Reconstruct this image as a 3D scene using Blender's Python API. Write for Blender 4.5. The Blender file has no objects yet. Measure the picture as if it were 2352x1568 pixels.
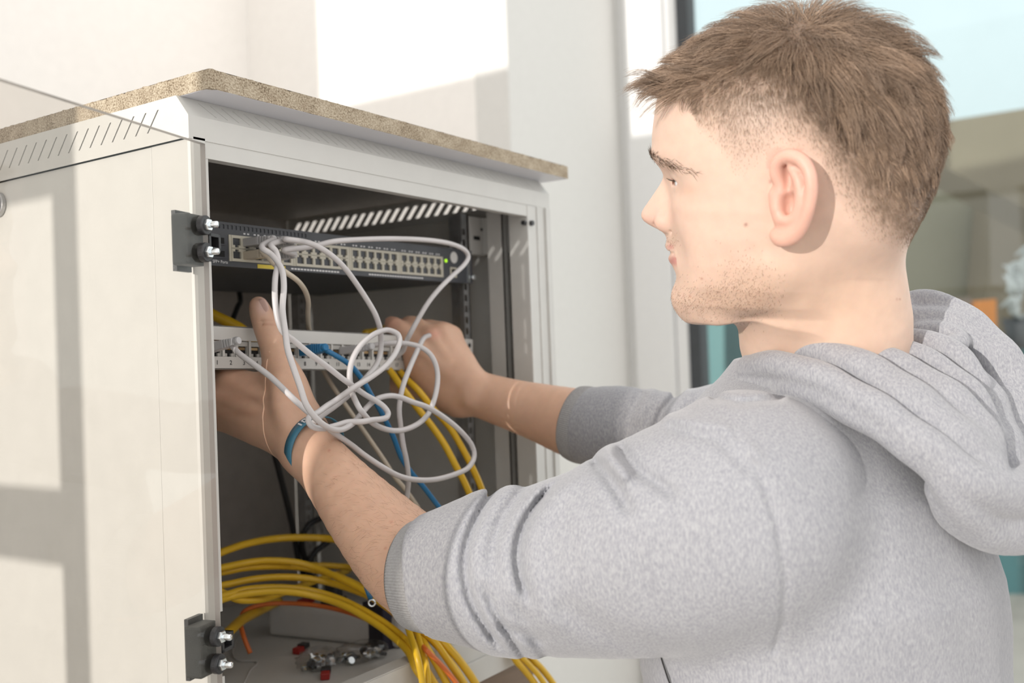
import bpy, bmesh, math, random
import numpy as np
from mathutils import Vector, Matrix
random.seed(4); rng = np.random.default_rng(7)
scene = bpy.context.scene
COL = scene.collection
# ------------------------------------------------------------------ camera
W, H = 2352, 1568
FPX = W / 36.0 * 35.0
yaw, pitch, roll = (math.radians(a) for a in (56.2735, 0.9594, -2.1398))
cF = np.array([math.sin(yaw)*math.cos(pitch), math.cos(yaw)*math.cos(pitch), math.sin(pitch)])
_r = np.cross(cF, [0, 0, 1]); _r /= np.linalg.norm(_r); _u = np.cross(_r, cF)
cR = math.cos(roll)*_r + math.sin(roll)*_u
cU = -math.sin(roll)*_r + math.cos(roll)*_u
cC = np.array([-0.56484, -0.69705, 1.40])
cam_data = bpy.data.cameras.new('camera'); cam = bpy.data.objects.new('camera', cam_data); COL.objects.link(cam)
cam.matrix_world = Matrix(((cR[0], cU[0], -cF[0], cC[0]), (cR[1], cU[1], -cF[1], cC[1]), (cR[2], cU[2], -cF[2], cC[2]), (0, 0, 0, 1)))
cam_data.lens = 35; cam_data.sensor_width = 36; cam_data.clip_start = .02; cam_data.clip_end = 100
cam_data.dof.use_dof = True; cam_data.dof.focus_distance = 0.90; cam_data.dof.aperture_fstop = 4.5
scene.camera = cam
scene.cycles.transparent_max_bounces = 24
# ------------------------------------------------------------------ world, sun, exposure
world = bpy.data.worlds.new('world'); scene.world = world; world.use_nodes = True
bg = world.node_tree.nodes['Background']; bg.inputs[0].default_value = (1.0, .985, .97, 1); bg.inputs[1].default_value = 0.92
sun_d = bpy.data.lights.new('sun', 'SUN'); sun_d.energy = 2.0; sun_d.angle = math.radians(.6); sun_d.color = (1, .955, .905)
sun = bpy.data.objects.new('sun', sun_d); COL.objects.link(sun)
SUN = Vector((.9968, -.08, -.144)).normalized()
sun.rotation_euler = SUN.to_track_quat('-Z', 'Y').to_euler(); sun.location = (-3, 1.5, 3)
vs = scene.view_settings; vs.view_transform = 'Standard'; vs.look = 'None'; vs.gamma = 1; vs.use_curve_mapping = False; vs.exposure = 0.62
# ------------------------------------------------------------------ geometry from the photograph: pixel + a plane or a distance gives a point of the place
def ray(x, y): return cF + cR*((x-W/2)/FPX) - cU*((y-H/2)/FPX)
def onY(x, y, Y): d = ray(x, y); return cC + d*((Y-cC[1])/d[1])
def onX(x, y, X): d = ray(x, y); return cC + d*((X-cC[0])/d[0])
def onZ(x, y, Z): d = ray(x, y); return cC + d*((Z-cC[2])/d[2])
def dep(x, y, D): return cC + ray(x, y)*D
def c2w(P): P = np.asarray(P); return cC + P[..., 0:1]*cR + P[..., 1:2]*cU + P[..., 2:3]*cF
def cc(x, y, D): return np.array([(x-W/2)/FPX*D, -(y-H/2)/FPX*D, D])
# ------------------------------------------------------------------ materials
def nodes_of(m): m.use_nodes = True; return m.node_tree.nodes, m.node_tree.links
def pmat(name, col, rough=.5, metal=0, var=.06, scale=40., bump=0, bscale=400., spec=.5, sss=0, stretch=(1, 1, 1), emit=0, detail=3, coat=0):
    m = bpy.data.materials.new(name); n, l = nodes_of(m); b = n['Principled BSDF']
    b.inputs['Roughness'].default_value = rough; b.inputs['Metallic'].default_value = metal
    b.inputs['Specular IOR Level'].default_value = spec; b.inputs['Coat Weight'].default_value = coat
    tc = n.new('ShaderNodeTexCoord'); mp = n.new('ShaderNodeMapping'); mp.inputs['Scale'].default_value = stretch
    l.new(tc.outputs['Object'], mp.inputs[0])
    no = n.new('ShaderNodeTexNoise'); no.inputs['Scale'].default_value = scale; no.inputs['Detail'].default_value = detail
    l.new(mp.outputs[0], no.inputs['Vector'])
    cr = n.new('ShaderNodeValToRGB'); c = np.array(col[:3])
    cr.color_ramp.elements[0].position = .3; cr.color_ramp.elements[1].position = .7
    cr.color_ramp.elements[0].color = (*np.clip(c*(1-var), 0, 1), 1); cr.color_ramp.elements[1].color = (*np.clip(c*(1+var), 0, 1), 1)
    l.new(no.outputs[0], cr.inputs[0]); l.new(cr.outputs[0], b.inputs['Base Color'])
    if sss: b.inputs['Subsurface Weight'].default_value = sss; b.inputs['Subsurface Radius'].default_value = (.008, .003, .0015); b.inputs['Subsurface Scale'].default_value = .6
    if emit: b.inputs['Emission Color'].default_value = (*col[:3], 1); b.inputs['Emission Strength'].default_value = emit
    if bump:
        n2 = n.new('ShaderNodeTexNoise'); n2.inputs['Scale'].default_value = bscale; l.new(mp.outputs[0], n2.inputs['Vector'])
        bp = n.new('ShaderNodeBump'); bp.inputs['Strength'].default_value = bump; bp.inputs['Distance'].default_value = .001
        l.new(n2.outputs[0], bp.inputs['Height']); l.new(bp.outputs[0], b.inputs['Normal'])
    return m
def glassmat(name, tint, ior=1.5, rough=0.0, gl=1.0):
    m = bpy.data.materials.new(name); n, l = nodes_of(m); n.remove(n['Principled BSDF'])
    tr = n.new('ShaderNodeBsdfTransparent'); tr.inputs[0].default_value = (*tint, 1)
    gs = n.new('ShaderNodeBsdfGlossy'); gs.inputs['Roughness'].default_value = rough; gs.inputs[0].default_value = (gl, gl, gl, 1)
    lw = n.new('ShaderNodeLayerWeight'); lw.inputs[0].default_value = .5; pw = n.new('ShaderNodeMath'); pw.operation = 'POWER'; pw.inputs[1].default_value = 5; l.new(lw.outputs['Facing'], pw.inputs[0])
    r0 = ((ior-1)/(ior+1))**2; ma = n.new('ShaderNodeMath'); ma.operation = 'MULTIPLY_ADD'; ma.inputs[1].default_value = 1-r0; ma.inputs[2].default_value = r0; l.new(pw.outputs[0], ma.inputs[0]); mx = n.new('ShaderNodeMixShader')
    l.new(ma.outputs[0], mx.inputs[0]); l.new(tr.outputs[0], mx.inputs[1]); l.new(gs.outputs[0], mx.inputs[2])
    l.new(mx.outputs[0], n['Material Output'].inputs[0]); return m
M = {}
M['paint'] = pmat('light_grey_paint', (.585, .58, .55), .42, var=.02, bump=.06, bscale=1500)
M['inner'] = pmat('shade_darkened_sheet', (.40, .365, .33), .5, var=.06)  # darker than the cabinet paint: shade of the inside put into the colour
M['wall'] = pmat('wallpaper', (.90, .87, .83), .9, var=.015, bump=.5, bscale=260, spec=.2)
M['wallc'] = pmat('wallpaper_shaded', (.70, .69, .66), .9, var=.015, bump=.5, bscale=260, spec=.2)  # same wallpaper, darkened to carry the shade on the pillar
M['whiteframe'] = pmat('window_frame_white', (.78, .78, .77), .35, var=.01)
M['gasket'] = pmat('gasket_dark', (.05, .055, .06), .6)
M['floor'] = pmat('floor_grey', (.42, .38, .34), .6, var=.1, scale=3)
M['galv'] = pmat('zinc_plated_steel', (.52, .53, .54), .38, metal=.9, var=.12, scale=60)
M['chrome'] = pmat('bright_zinc', (.82, .86, .88), .22, metal=1, var=.05)
M['black'] = pmat('black_plastic', (.028, .028, .03), .38, var=.15, bump=.25, bscale=900)
M['hingegrey'] = pmat('hinge_plastic', (.065, .068, .066), .5, var=.12, bump=.3, bscale=900)
M['dark'] = pmat('black_hole', (.008, .008, .008), .8)
M['darkmetal'] = pmat('dark_grey_metal', (.055, .058, .066), .45, var=.12)
M['laminate'] = pmat('white_laminate', (.70, .70, .74), .3, var=.01)
M['lcable'] = pmat('light_grey_pvc', (.56, .535, .53), .38, var=.05, scale=25)
M['gcable'] = pmat('grey_pvc', (.46, .45, .45), .36, var=.06, scale=25)
M['bcable'] = pmat('beige_pvc', (.54, .47, .37), .4, var=.06, scale=25)
M['blue'] = pmat('blue_pvc', (.02, .165, .35), .36, var=.08, scale=40)
M['yellow'] = pmat('yellow_pvc', (.70, .43, .02), .36, var=.05, scale=20)
M['orange'] = pmat('orange_pvc', (.66, .16, .03), .4, var=.05)
M['blackcable'] = pmat('black_pvc', (.015, .015, .016), .45)
M['beigeport'] = pmat('beige_port_plastic', (.52, .49, .40), .45, var=.04)
M['goldpin'] = pmat('port_contacts', (.55, .38, .2), .4, metal=.7)
M['panelwhite'] = pmat('patch_panel_white', (.60, .59, .56), .4, var=.015)
M['portgrey'] = pmat('keystone_grey', (.46, .45, .42), .5, var=.05)
M['ink'] = pmat('black_print', (.03, .03, .03), .7)
M['white'] = pmat('white_plastic', (.6, .59, .57), .4, var=.03)
M['whiteprint'] = pmat('white_print', (.7, .7, .7), .6)
M['led'] = pmat('green_led', (.45, .9, .02), .4, emit=.5)
M['sticker'] = pmat('yellow_sticker', (.75, .58, .05), .5)
M['red'] = pmat('red_plastic', (.35, .02, .015), .4)
M['navy'] = pmat('navy_box', (.02, .018, .035), .5)
M['green'] = pmat('green_wire', (.01, .25, .16), .4)
M['teal'] = pmat('teal_paint', (.045, .125, .135), .6, var=.06, scale=2)
M['tealight'] = pmat('light_teal_paint', (.12, .24, .24), .6, var=.06, scale=2)
M['olive'] = pmat('olive_wall', (.26, .24, .175), .8, var=.06, scale=1.5)
M['brownbeam'] = pmat('brown_beam', (.19, .155, .105), .8, var=.08, scale=2)
M['paleblue'] = pmat('pale_blue_ceiling', (.44, .52, .55), .8, var=.03, scale=1)
M['brown'] = pmat('shade_brown', (.21, .15, .105), .6, var=.12, scale=12, stretch=(1, 1, 8))
M['cardboard'] = pmat('grey_cardboard', (.25, .2, .17), .8)
M['orangebox'] = pmat('orange_card', (.75, .27, .06), .7)
M['leaf'] = pmat('silver_leaf', (.42, .44, .43), .6, var=.2)
M['glass'] = glassmat('tinted_door_glass', (.83, .805, .775), ior=1.45)
M['pane'] = glassmat('window_glass', (.93, .97, .97))
M['glassedge'] = pmat('glass_edge', (.40, .37, .35), .25, var=.02)
M['bag'] = glassmat('clear_plastic_bag', (.90, .90, .90), ior=1.75, rough=.12)
M['band'] = pmat('blue_wristband', (.045, .17, .25), .4, var=.1)
def chip():
    m = bpy.data.materials.new('chipboard'); n, l = nodes_of(m); b = n['Principled BSDF']; b.inputs['Roughness'].default_value = .9
    tc = n.new('ShaderNodeTexCoord'); no = n.new('ShaderNodeTexNoise'); no.inputs['Scale'].default_value = 650; no.inputs['Detail'].default_value = 6
    no2 = n.new('ShaderNodeTexNoise'); no2.inputs['Scale'].default_value = 60; mm = n.new('ShaderNodeMath'); mm.operation = 'MULTIPLY_ADD'; mm.inputs[1].default_value = .35
    l.new(tc.outputs['Object'], no.inputs['Vector']); l.new(tc.outputs['Object'], no2.inputs['Vector'])
    l.new(no2.outputs[0], mm.inputs[0]); l.new(no.outputs[0], mm.inputs[2])
    cr = n.new('ShaderNodeValToRGB'); e = cr.color_ramp.elements
    e[0].position = .45; e[0].color = (.10, .065, .035, 1); e[1].position = .85; e[1].color = (.56, .485, .37, 1)
    k = e.new(.60); k.color = (.32, .255, .175, 1)
    l.new(mm.outputs[0], cr.inputs[0]); l.new(cr.outputs[0], b.inputs['Base Color'])
    bp = n.new('ShaderNodeBump'); bp.inputs['Strength'].default_value = .8; bp.inputs['Distance'].default_value = .001
    l.new(no.outputs[0], bp.inputs['Height']); l.new(bp.outputs[0], b.inputs['Normal']); return m
M['chip'] = chip()
# ------------------------------------------------------------------ mesh helpers
class MB:
    def __init__(s): s.v = []; s.f = []; s.m = []
    def add(s, vs, fs, mi=0):
        o = len(s.v); s.v += [tuple(map(float, p)) for p in vs]; s.f += [tuple(i+o for i in f) for f in fs]; s.m += [mi]*len(fs); return s
    def box(s, lo, hi, mi=0):
        x0, y0, z0 = lo; x1, y1, z1 = hi
        return s.add([(x0,y0,z0),(x1,y0,z0),(x1,y1,z0),(x0,y1,z0),(x0,y0,z1),(x1,y0,z1),(x1,y1,z1),(x0,y1,z1)],
                     [(0,3,2,1),(4,5,6,7),(0,1,5,4),(1,2,6,5),(2,3,7,6),(3,0,4,7)], mi)
    def obox(s, c, ax, h, mi=0):
        c = np.array(c, float); A = [np.array(a, float)*k for a, k in zip(ax, h)]; vs = []
        for sz in (-1, 1):
            for sx, sy in ((-1,-1),(1,-1),(1,1),(-1,1)): vs.append(c+A[0]*sx+A[1]*sy+A[2]*sz)
        return s.add(vs, [(0,3,2,1),(4,5,6,7),(0,1,5,4),(1,2,6,5),(2,3,7,6),(3,0,4,7)], mi)
    def prism(s, poly, d, mi=0):
        n = len(poly); d = np.array(d, float); P = [np.array(p, float) for p in poly]
        return s.add(P+[p+d for p in P], [tuple(range(n))[::-1], tuple(range(n, 2*n))]+[(i, (i+1) % n, n+(i+1) % n, n+i) for i in range(n)], mi)
    def tube(s, pts, r, seg=10, mi=0, cap=True):
        P = np.array(pts, float); n = len(P); r = np.full(n, r) if np.isscalar(r) else np.array(r)
        T = np.gradient(P, axis=0); T /= np.linalg.norm(T, axis=1)[:, None]+1e-12
        a = np.array([0, 0, 1.]) if abs(T[0][2]) < .9 else np.array([1., 0, 0])
        N = np.cross(T[0], a); N /= np.linalg.norm(N); o = len(s.v); th = np.arange(seg)*2*math.pi/seg
        for i in range(n):
            N = N - (N@T[i])*T[i]; N /= np.linalg.norm(N)+1e-12; B = np.cross(T[i], N)
            ring = P[i]+r[i]*(np.cos(th)[:, None]*N+np.sin(th)[:, None]*B); s.v += [tuple(p) for p in ring]
        for i in range(n-1):
            for k in range(seg):
                k2 = (k+1) % seg; s.f.append((o+i*seg+k, o+i*seg+k2, o+(i+1)*seg+k2, o+(i+1)*seg+k)); s.m.append(mi)
        if cap:
            s.f.append(tuple(o+k for k in range(seg))[::-1]); s.f.append(tuple(o+(n-1)*seg+k for k in range(seg))); s.m += [mi, mi]
        return s
    def cyl(s, a, b, r, seg=16, mi=0): return s.tube([a, b], r, seg, mi)
    def data(s, name, mats, org=(0, 0, 0), smooth=False, bevel=0, bseg=2):
        me = bpy.data.meshes.new(name); o = np.array(org)
        me.from_pydata([tuple(np.array(p)-o) for p in s.v], [], s.f)
        for m in mats: me.materials.append(M[m] if isinstance(m, str) else m)
        me.polygons.foreach_set('material_index', s.m)
        bm = bmesh.new(); bm.from_mesh(me)
        bmesh.ops.recalc_face_normals(bm, faces=bm.faces)
        if bevel:
            es = [e for e in bm.edges if len(e.link_faces) == 2 and e.calc_face_angle(0) > .5]
            bmesh.ops.bevel(bm, geom=es, offset=bevel, segments=bseg, affect='EDGES', profile=.5, clamp_overlap=True)
        bm.to_mesh(me); bm.free()
        me.polygons.foreach_set('use_smooth', [bool(smooth)]*len(me.polygons)); me.update(); return me
ORG = {}
def thing(name, label, cat, loc, group=None, kind=None):
    o = bpy.data.objects.new(name, None); COL.objects.link(o); o.location = tuple(loc); o.empty_display_size = .02
    o['label'] = label; o['category'] = cat
    if group: o['group'] = group
    if kind: o['kind'] = kind
    ORG[o.name] = np.array(loc, float); return o
def part(name, mb, mats, parent, label=None, **k):
    mats = [mats] if not isinstance(mats, (list, tuple)) else mats
    org = ORG[parent.name]
    o = bpy.data.objects.new(name, mb.data(name, mats, org, **k)); COL.objects.link(o); o.parent = parent; ORG[o.name] = org
    if label: o['label'] = label
    return o
def inst(name, me, parent, loc, rot=None):
    o = bpy.data.objects.new(name, me); COL.objects.link(o); o.parent = parent; o.location = tuple(np.array(loc)-ORG[parent.name])
    if rot is not None: o.rotation_euler = rot
    ORG[o.name] = np.array(loc, float); return o
def solo(name, mb, mats, label, cat, group=None, kind=None, org=None, **k):
    mats = [mats] if not isinstance(mats, (list, tuple)) else mats
    V = np.array(mb.v); org = np.array([V[:, 0].mean(), V[:, 1].mean(), V[:, 2].min()]) if org is None else np.array(org, float)
    o = bpy.data.objects.new(name, mb.data(name, mats, org, **k)); COL.objects.link(o); o.location = tuple(org); ORG[o.name] = org
    if label: o['label'] = label
    if cat: o['category'] = cat
    if group: o['group'] = group
    if kind: o['kind'] = kind
    return o
def struct(name, mb, mats, label, **k):
    return solo(name, mb, mats, label, None, kind='structure', **k)
def spline(P, n=8):
    P = np.array(P, float)
    if len(P) < 3: return P
    Q = np.vstack([2*P[0]-P[1], P, 2*P[-1]-P[-2]]); out = []
    for i in range(1, len(Q)-2):
        p0, p1, p2, p3 = Q[i-1:i+3]
        for t in np.linspace(0, 1, n, endpoint=False):
            out.append(.5*((2*p1)+(-p0+p2)*t+(2*p0-5*p1+4*p2-p3)*t*t+(-p0+3*p1-3*p2+p3)*t**3))
    out.append(Q[-2]); return np.array(out)
def slotted(mb, O, u, v, lu, lv, slots, n, th, mi=0):
    """plate lu x lv spanned by u,v from O with slanted slots [(u_bottom,u_top,width)] between v0,v1 ; th along n"""
    O, u, v, n = (np.array(a, float) for a in (O, u, v, n)); (v0, v1, S) = slots
    P = lambda a, b: O+u*a+v*b
    mb.prism([P(0, 0), P(lu, 0), P(lu, v0), P(0, v0)], n*th, mi); mb.prism([P(0, v1), P(lu, v1), P(lu, lv), P(0, lv)], n*th, mi)
    pb, pt = 0, 0
    for ub, ut, w in S:
        mb.prism([P(pb, v0), P(ub-w/2, v0), P(ut-w/2, v1), P(pt, v1)], n*th, mi); pb, pt = ub+w/2, ut+w/2
    mb.prism([P(pb, v0), P(lu, v0), P(lu, v1), P(pt, v1)], n*th, mi)
# ================================================================== the room
XB, YA, YC, XD, XW = 1.86, 2.0, .9, 2.57, -1.1
struct('floor', MB().box((-1.3, -3.2, -.1), (9.5, 2.2, 0)), 'floor', 'grey floor of the room')
struct('wall_back', MB().box((-1.3, YA, 0), (XB+.12, YA+.12, 3.4)), 'wall', 'cream textured wall behind the cabinet')
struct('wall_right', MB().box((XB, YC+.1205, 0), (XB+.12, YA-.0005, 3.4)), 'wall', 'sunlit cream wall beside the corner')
struct('wall_pillar', MB().box((XB, YC, 0), (XD-.0005, YC+.12, 3.4)), 'wallc', 'textured wall pillar, coloured as in shade, next to the window', org=(XB, YC, 0))
w = MB()
w.box((XD, .70, 0), (XD+.14, YC, 3.4)); w.box((XD-.03, .72, 0), (XD+.02, .86, 3.4)); w.box((XD-.012, .675, 0), (XD+.1, .715, 3.4))
win = struct('window_1', w, 'whiteframe', 'white window frame behind the person')
part('gasket', MB().box((XD-.004, .632, 0), (XD+.06, .678, 3.4)), 'gasket', win)
part('pane', MB().box((XD+.02, -1.6, 0), (XD+.028, .64, 3.4)), 'pane', win)
# sunny side of the room: a wall with window openings on the left, behind the camera's view
wl = MB(); t0, t1 = XW-.1, XW
wl.box((t0, -3.2, 0), (t1, 2.1, .75)); wl.box((t0, -3.2, 2.35), (t1, 1.0, 3.4)); wl.box((t0, -3.2, .75), (t1, -2.3, 2.35))
wl.box((t0, .95, .75), (t1, 2.1, 2.68)); wl.box((t0, 1.9, 2.68), (t1, 2.1, 3.4)); wl.box((t0, 1.0, 3.25), (t1, 2.1, 3.4))
struct('wall_left', wl, 'wall', 'wall with the sunny window left of the cabinet')
wf = MB(); f0, f1 = XW-.05, XW-.015
wf.box((f0, .259, .75), (f1, .297, 2.35)); wf.box((f0, .297, 1.739), (f1, .95, 2.35)); wf.box((f0, .297, 1.38), (f1, .95, 1.45))
wf.box((f0, -2.3, .75), (f1, .95, .80)); wf.box((f0, -2.3, 2.3), (f1, .95, 2.35)); wf.box((f0, -1.25, .75), (f1, -1.2, 2.35)); wf.box((f0, -.06, .75), (f1, .080, 2.35))  # last box: wide post added to keep sun off the forearms
struct('window_2', wf, 'whiteframe', 'window frame whose bars shade the cabinet side, plus an added post')
# beyond the glass
def slab(pts, th=.12):
    return MB().prism([dep(*p) for p in pts], cF*th)
solo('pale_blue_wall', slab([(1500, -300, 8.5), (2700, -300, 8.5), (2700, 700, 8.5), (1500, 700, 8.5)]), 'paleblue', 'pale blue far wall seen high through the window', 'wall')
solo('roof_beam', slab([(2030, 300, 6.2), (2460, 232, 5.4), (2460, 530, 5.4), (2030, 315, 6.2)], .4), 'brownbeam', 'sloping brown roof beam behind the head', 'beam')
solo('olive_partition', slab([(1950, 322, 7.4), (2480, 322, 7.2), (2480, 800, 7.2), (1950, 800, 7.4)]), 'olive', 'olive partition wall behind the neck', 'wall')
solo('brown_column', slab([(2285, 430, 6.9), (2480, 430, 6.7), (2480, 820, 6.7), (2255, 820, 6.9)], .3), 'brownbeam', 'dark brown column at the right edge', 'column')
tl = solo('teal_partition', slab([(1560, 655, 7.9), (2480, 655, 7.9), (2480, 2100, 7.9), (1560, 2100, 7.9)]), 'teal', 'dark teal partition seen below the chin', 'partition')
solo('teal_post', slab([(1622, 640, 7.6), (1662, 640, 7.6), (1670, 1500, 7.6), (1632, 1500, 7.6)]), 'tealight', 'lighter teal upright beside the window gasket', 'post')
solo('storage_cabinet', slab([(2060, 790, 5.6), (2500, 800, 5.4), (2500, 2000, 5.4), (2060, 2000, 5.6)], .5), 'teal', 'teal storage cabinet behind the hood', 'cabinet')
solo('cardboard_box', MB().prism([dep(*p) for p in [(2105, 690, 5.7), (2232, 682, 5.62), (2234, 785, 5.62), (2105, 784, 5.7)]], cF*.2), 'cardboard', 'grey cardboard box standing behind the hood', 'box')
solo('orange_box', MB().prism([dep(*p) for p in [(2252, 690, 5.52), (2288, 686, 5.5), (2290, 787, 5.5), (2254, 787, 5.52)]], cF*.15), 'orangebox', 'small orange box beside the grey cardboard box', 'box')
pl = thing('potted_plant', 'silvery leafed plant at the right edge of the picture', 'plant', dep(2340, 800, 5.2))
pp = MB(); c0 = dep(2340, 800, 5.2)
pp.tube([c0, c0+np.array([0, 0, .16])], [.05, .075], 14); part('pot', pp, 'gasket', pl, smooth=True)
for i in range(16):
    a = rng.uniform(-1, 1, 3); q = dep(rng.uniform(2310, 2400), rng.uniform(560, 770), 5.2+rng.uniform(-.1, .1)); b = c0+np.array([0, 0, .15])
    d = a/np.linalg.norm(a)*.07; lf = MB(); lf.tube(spline([b, (b+q)/2+d*.3, q, q+d]), np.concatenate([np.full(12, .006), np.linspace(.03, .005, 13)]), 6); part('leaf', lf, 'leaf', pl, smooth=True)
# ================================================================== the network cabinet
XL, XR, YB, ZT, ZC, ZB = -.0076, .5824, .50, 1.6385, 1.5990, 1.023
base_u = solo('added_brown_box', MB().box((.03, .035, 0), (.555, .47, ZB-.0005)).box((.02, .03, 0), (.565, .475, .08)), 'brown', 'added brown box carrying the network cabinet, in place of shaded wall', 'pedestal', bevel=.003)  # added box; its brown stands in for shaded wall below the cabinet
cab = thing('network_cabinet', 'light grey open network cabinet with vent slots and a glass door', 'cabinet', ((XL+XR)/2, YB/2, ZB))
def skirt(X, nx, sw):
    mb = MB(); S = []
    n = 26
    for i in range(n):
        y1 = .0403+i*.0172; S.append((y1+.0155-.02, y1-.02, sw))
    slotted(mb, (X, .02, ZC), (0, 1, 0), (0, 0, 1), YB-.02, ZT-ZC, (.0125, .0310, S), (nx, 0, 0), .0015)
    mb.prism([(X, 0, ZC), (X, .02, ZC), (X, .02, ZT), (X, .0155, ZT), (X, 0, 1.6193)], (nx*.0015, 0, 0))
    mb.box((min(X, X+nx*.008), .004, ZC), (max(X, X+nx*.008), YB, ZC+.0012))
    return mb
part('side_skirt', skirt(XL, 1, .0021), 'paint', cab); part('side_skirt', skirt(XR, -1, .0078), 'paint', cab)
hd = MB(); hd.prism([(XL+.0015, 0, ZC), (XL+.0015, .0015, ZC), (XL+.0015, .0015, 1.6188), (XL+.0015, 0, 1.6193)], (XR-XL-.003, 0, 0))
sl = np.array([0, .0155, ZT-1.6193]); LS = np.linalg.norm(sl); sl /= LS
S = [(.020+i*.0128+.0110, .020+i*.0128, .0012) for i in range(42)]
slotted(hd, (XL+.0015, 0, 1.6193), (1, 0, 0), sl, XR-XL-.003, LS, (.004, .0205, S), np.array([0, sl[2], -sl[1]]), .0013)
part('header', hd, 'paint', cab)
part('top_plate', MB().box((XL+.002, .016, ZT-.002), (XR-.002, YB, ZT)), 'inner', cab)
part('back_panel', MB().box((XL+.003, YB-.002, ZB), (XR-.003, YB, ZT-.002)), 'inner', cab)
part('side_panel', MB().box((XL+.0012, .0532, ZB), (XL+.0030, YB-.003, ZC+.003)), 'paint', cab, bevel=.0005)
part('side_panel', MB().box((XR-.0030, .02, ZB), (XR-.0012, YB-.003, ZC+.003)), 'paint', cab)
pm = MB(); pm.prism([(XL+.0010, .0525, ZB), (XL+.0010, .0035, ZB), (XL+.0021, .0010, ZB), (XL+.0046, 0, ZB), (.0095, 0, ZB), (.0095, .004, ZB), (XL+.006, .004, ZB), (XL+.004, .006, ZB), (XL+.003, .0525, ZB)], (0, 0, ZC+.002-ZB))
part('corner_post', pm, 'paint', cab)
fl = MB(); fl.box((.0095, .0012, ZC-.09), (.0130, .0030, ZC+.001)); fl.box((.0095, .0012, 1.19), (.0130, .0030, 1.494)); fl.box((.0095, .0012, ZB), (.0130, .0030, 1.134))
part('post_flange', fl, 'paint', cab)
# front frame, top lip and right post
part('frame_lip', MB().box((.0095, .0008, 1.5842), (.528, .0035, ZC+.001)).box((.0095, .0035, 1.5842), (.528, .012, 1.5854)), 'paint', cab)
rp = MB()
rp.box((.5265, .0, ZB), (.548, .002, ZC+.001)); rp.box((.5265, .002, ZB), (.5282, .03, ZC)); rp.box((.548, -.0015, ZB), (.553, .002, ZC)); rp.box((.553, .0, ZB), (.568, .002, ZC)); rp.box((.568, -.003, ZB), (.5795, .002, ZC)); rp.box((.578, .002, ZB), (.5795, .02, ZC))
part('corner_post', rp, 'paint', cab, bevel=.0006)
part('inner_upright', MB().box((.541, .05, ZB+.03), (.552, .0515, ZC)).box((.541, .05, ZB+.03), (.5425, .075, ZC)).box((.553, .030, ZB+.03), (.5585, .0315, ZC)), 'paint', cab)
part('pale_plate', MB().prism([(.5575, .035, 1.585), (.5575, .012, 1.585), (.5575, .012, 1.498), (.5575, .035, 1.478)], (.0012, 0, 0)), 'laminate', cab)  # added plate standing in for a pale gap beside the right post
bk = MB(); bk.box((.5235, .0915, 1.5440), (.5745, .0935, 1.594)); bk.box((.555, .05, 1.5440), (.5565, .0935, 1.594)); bk.box((.5235, .0915, 1.5425), (.5745, .105, 1.5440))
bkt = part('mounting_bracket', bk, 'paint', cab, bevel=.0005)
part('slot', MB().box((.532, .0908, 1.5628), (.546, .0920, 1.5680)), 'dark', bkt); part('hole', MB().cyl((.551, .0908, 1.578), (.551, .0925, 1.578), .0022), 'dark', bkt)
part('stop_screw', MB().cyl((.5335, -.004, 1.5755), (.5335, .003, 1.5755), .0034).cyl((.521, .004, 1.5755), (.5265, .004, 1.5755), .003), 'black', cab, smooth=False)
def rail(X0, X1, Y, z0, z1, name='rack_rail', dirx=1):
    mb = MB(); w0, w1 = X0+.006, X1-.006; z = z0
    mb.box((X0, Y, z0), (w0, Y+.002, z1)); mb.box((w1, Y, z0), (X1, Y+.002, z1))
    hts = []
    while z < z1-.02: hts.append(z); z += .0148
    for i, h in enumerate(hts): mb.box((w0, Y, h), (w1, Y+.002, min(h+.0062, z1)))
    mb.box((w0, Y, hts[-1]+.0062), (w1, Y+.002, z1))
    xe = X1 if dirx > 0 else X0
    mb.box((min(xe, xe-dirx*.002), Y, z0), (max(xe, xe-dirx*.002), Y+.03, z1)); xi = X0 if dirx > 0 else X1
    mb.box((min(xi, xi+dirx*.0015), Y-.0045, z0), (max(xi, xi+dirx*.0015), Y, z1))
    return part(name, mb, 'galv', cab)
rail(.500, .520, .0925, ZB+.035, ZC-.003); rail(.020, .040, .0925, ZB+.035, ZC-.003, dirx=-1)
rail(.500, .520, .40, ZB+.035, ZC-.003); rail(.020, .040, .40, ZB+.035, ZC-.003, dirx=-1)
part('floor_plate', MB().box((XL+.003, .022, 1.0430), (XR-.003, YB-.002, 1.0450)), 'paint', cab)
br = MB(); br.box((XL+.003, .0, 1.0485), (.5265, .0035, 1.0765)); br.box((XL+.003, .0, 1.0765), (.5265, .0085, 1.0780)); br.box((XL+.003, -.003, 1.0225), (.5265, .0085, 1.0490)); br.box((XL+.003, .0075, 1.045), (.5265, .0225, 1.0775))
part('bottom_rail', br, 'paint', cab, bevel=.0008)
lk = MB(); c = onX(-3, 470, XL)
for r0, x0, x1 in ((.0125, -.0035, .001), (.0095, -.006, -.003), (.0055, -.0085, -.0055)): lk.cyl((XL+x0, c[1], c[2]), (XL+x1, c[1], c[2]), r0, 28)
part('quarter_turn_lock', lk, 'galv', cab, bevel=.0006, label='round metal lock on the side panel')
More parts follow.
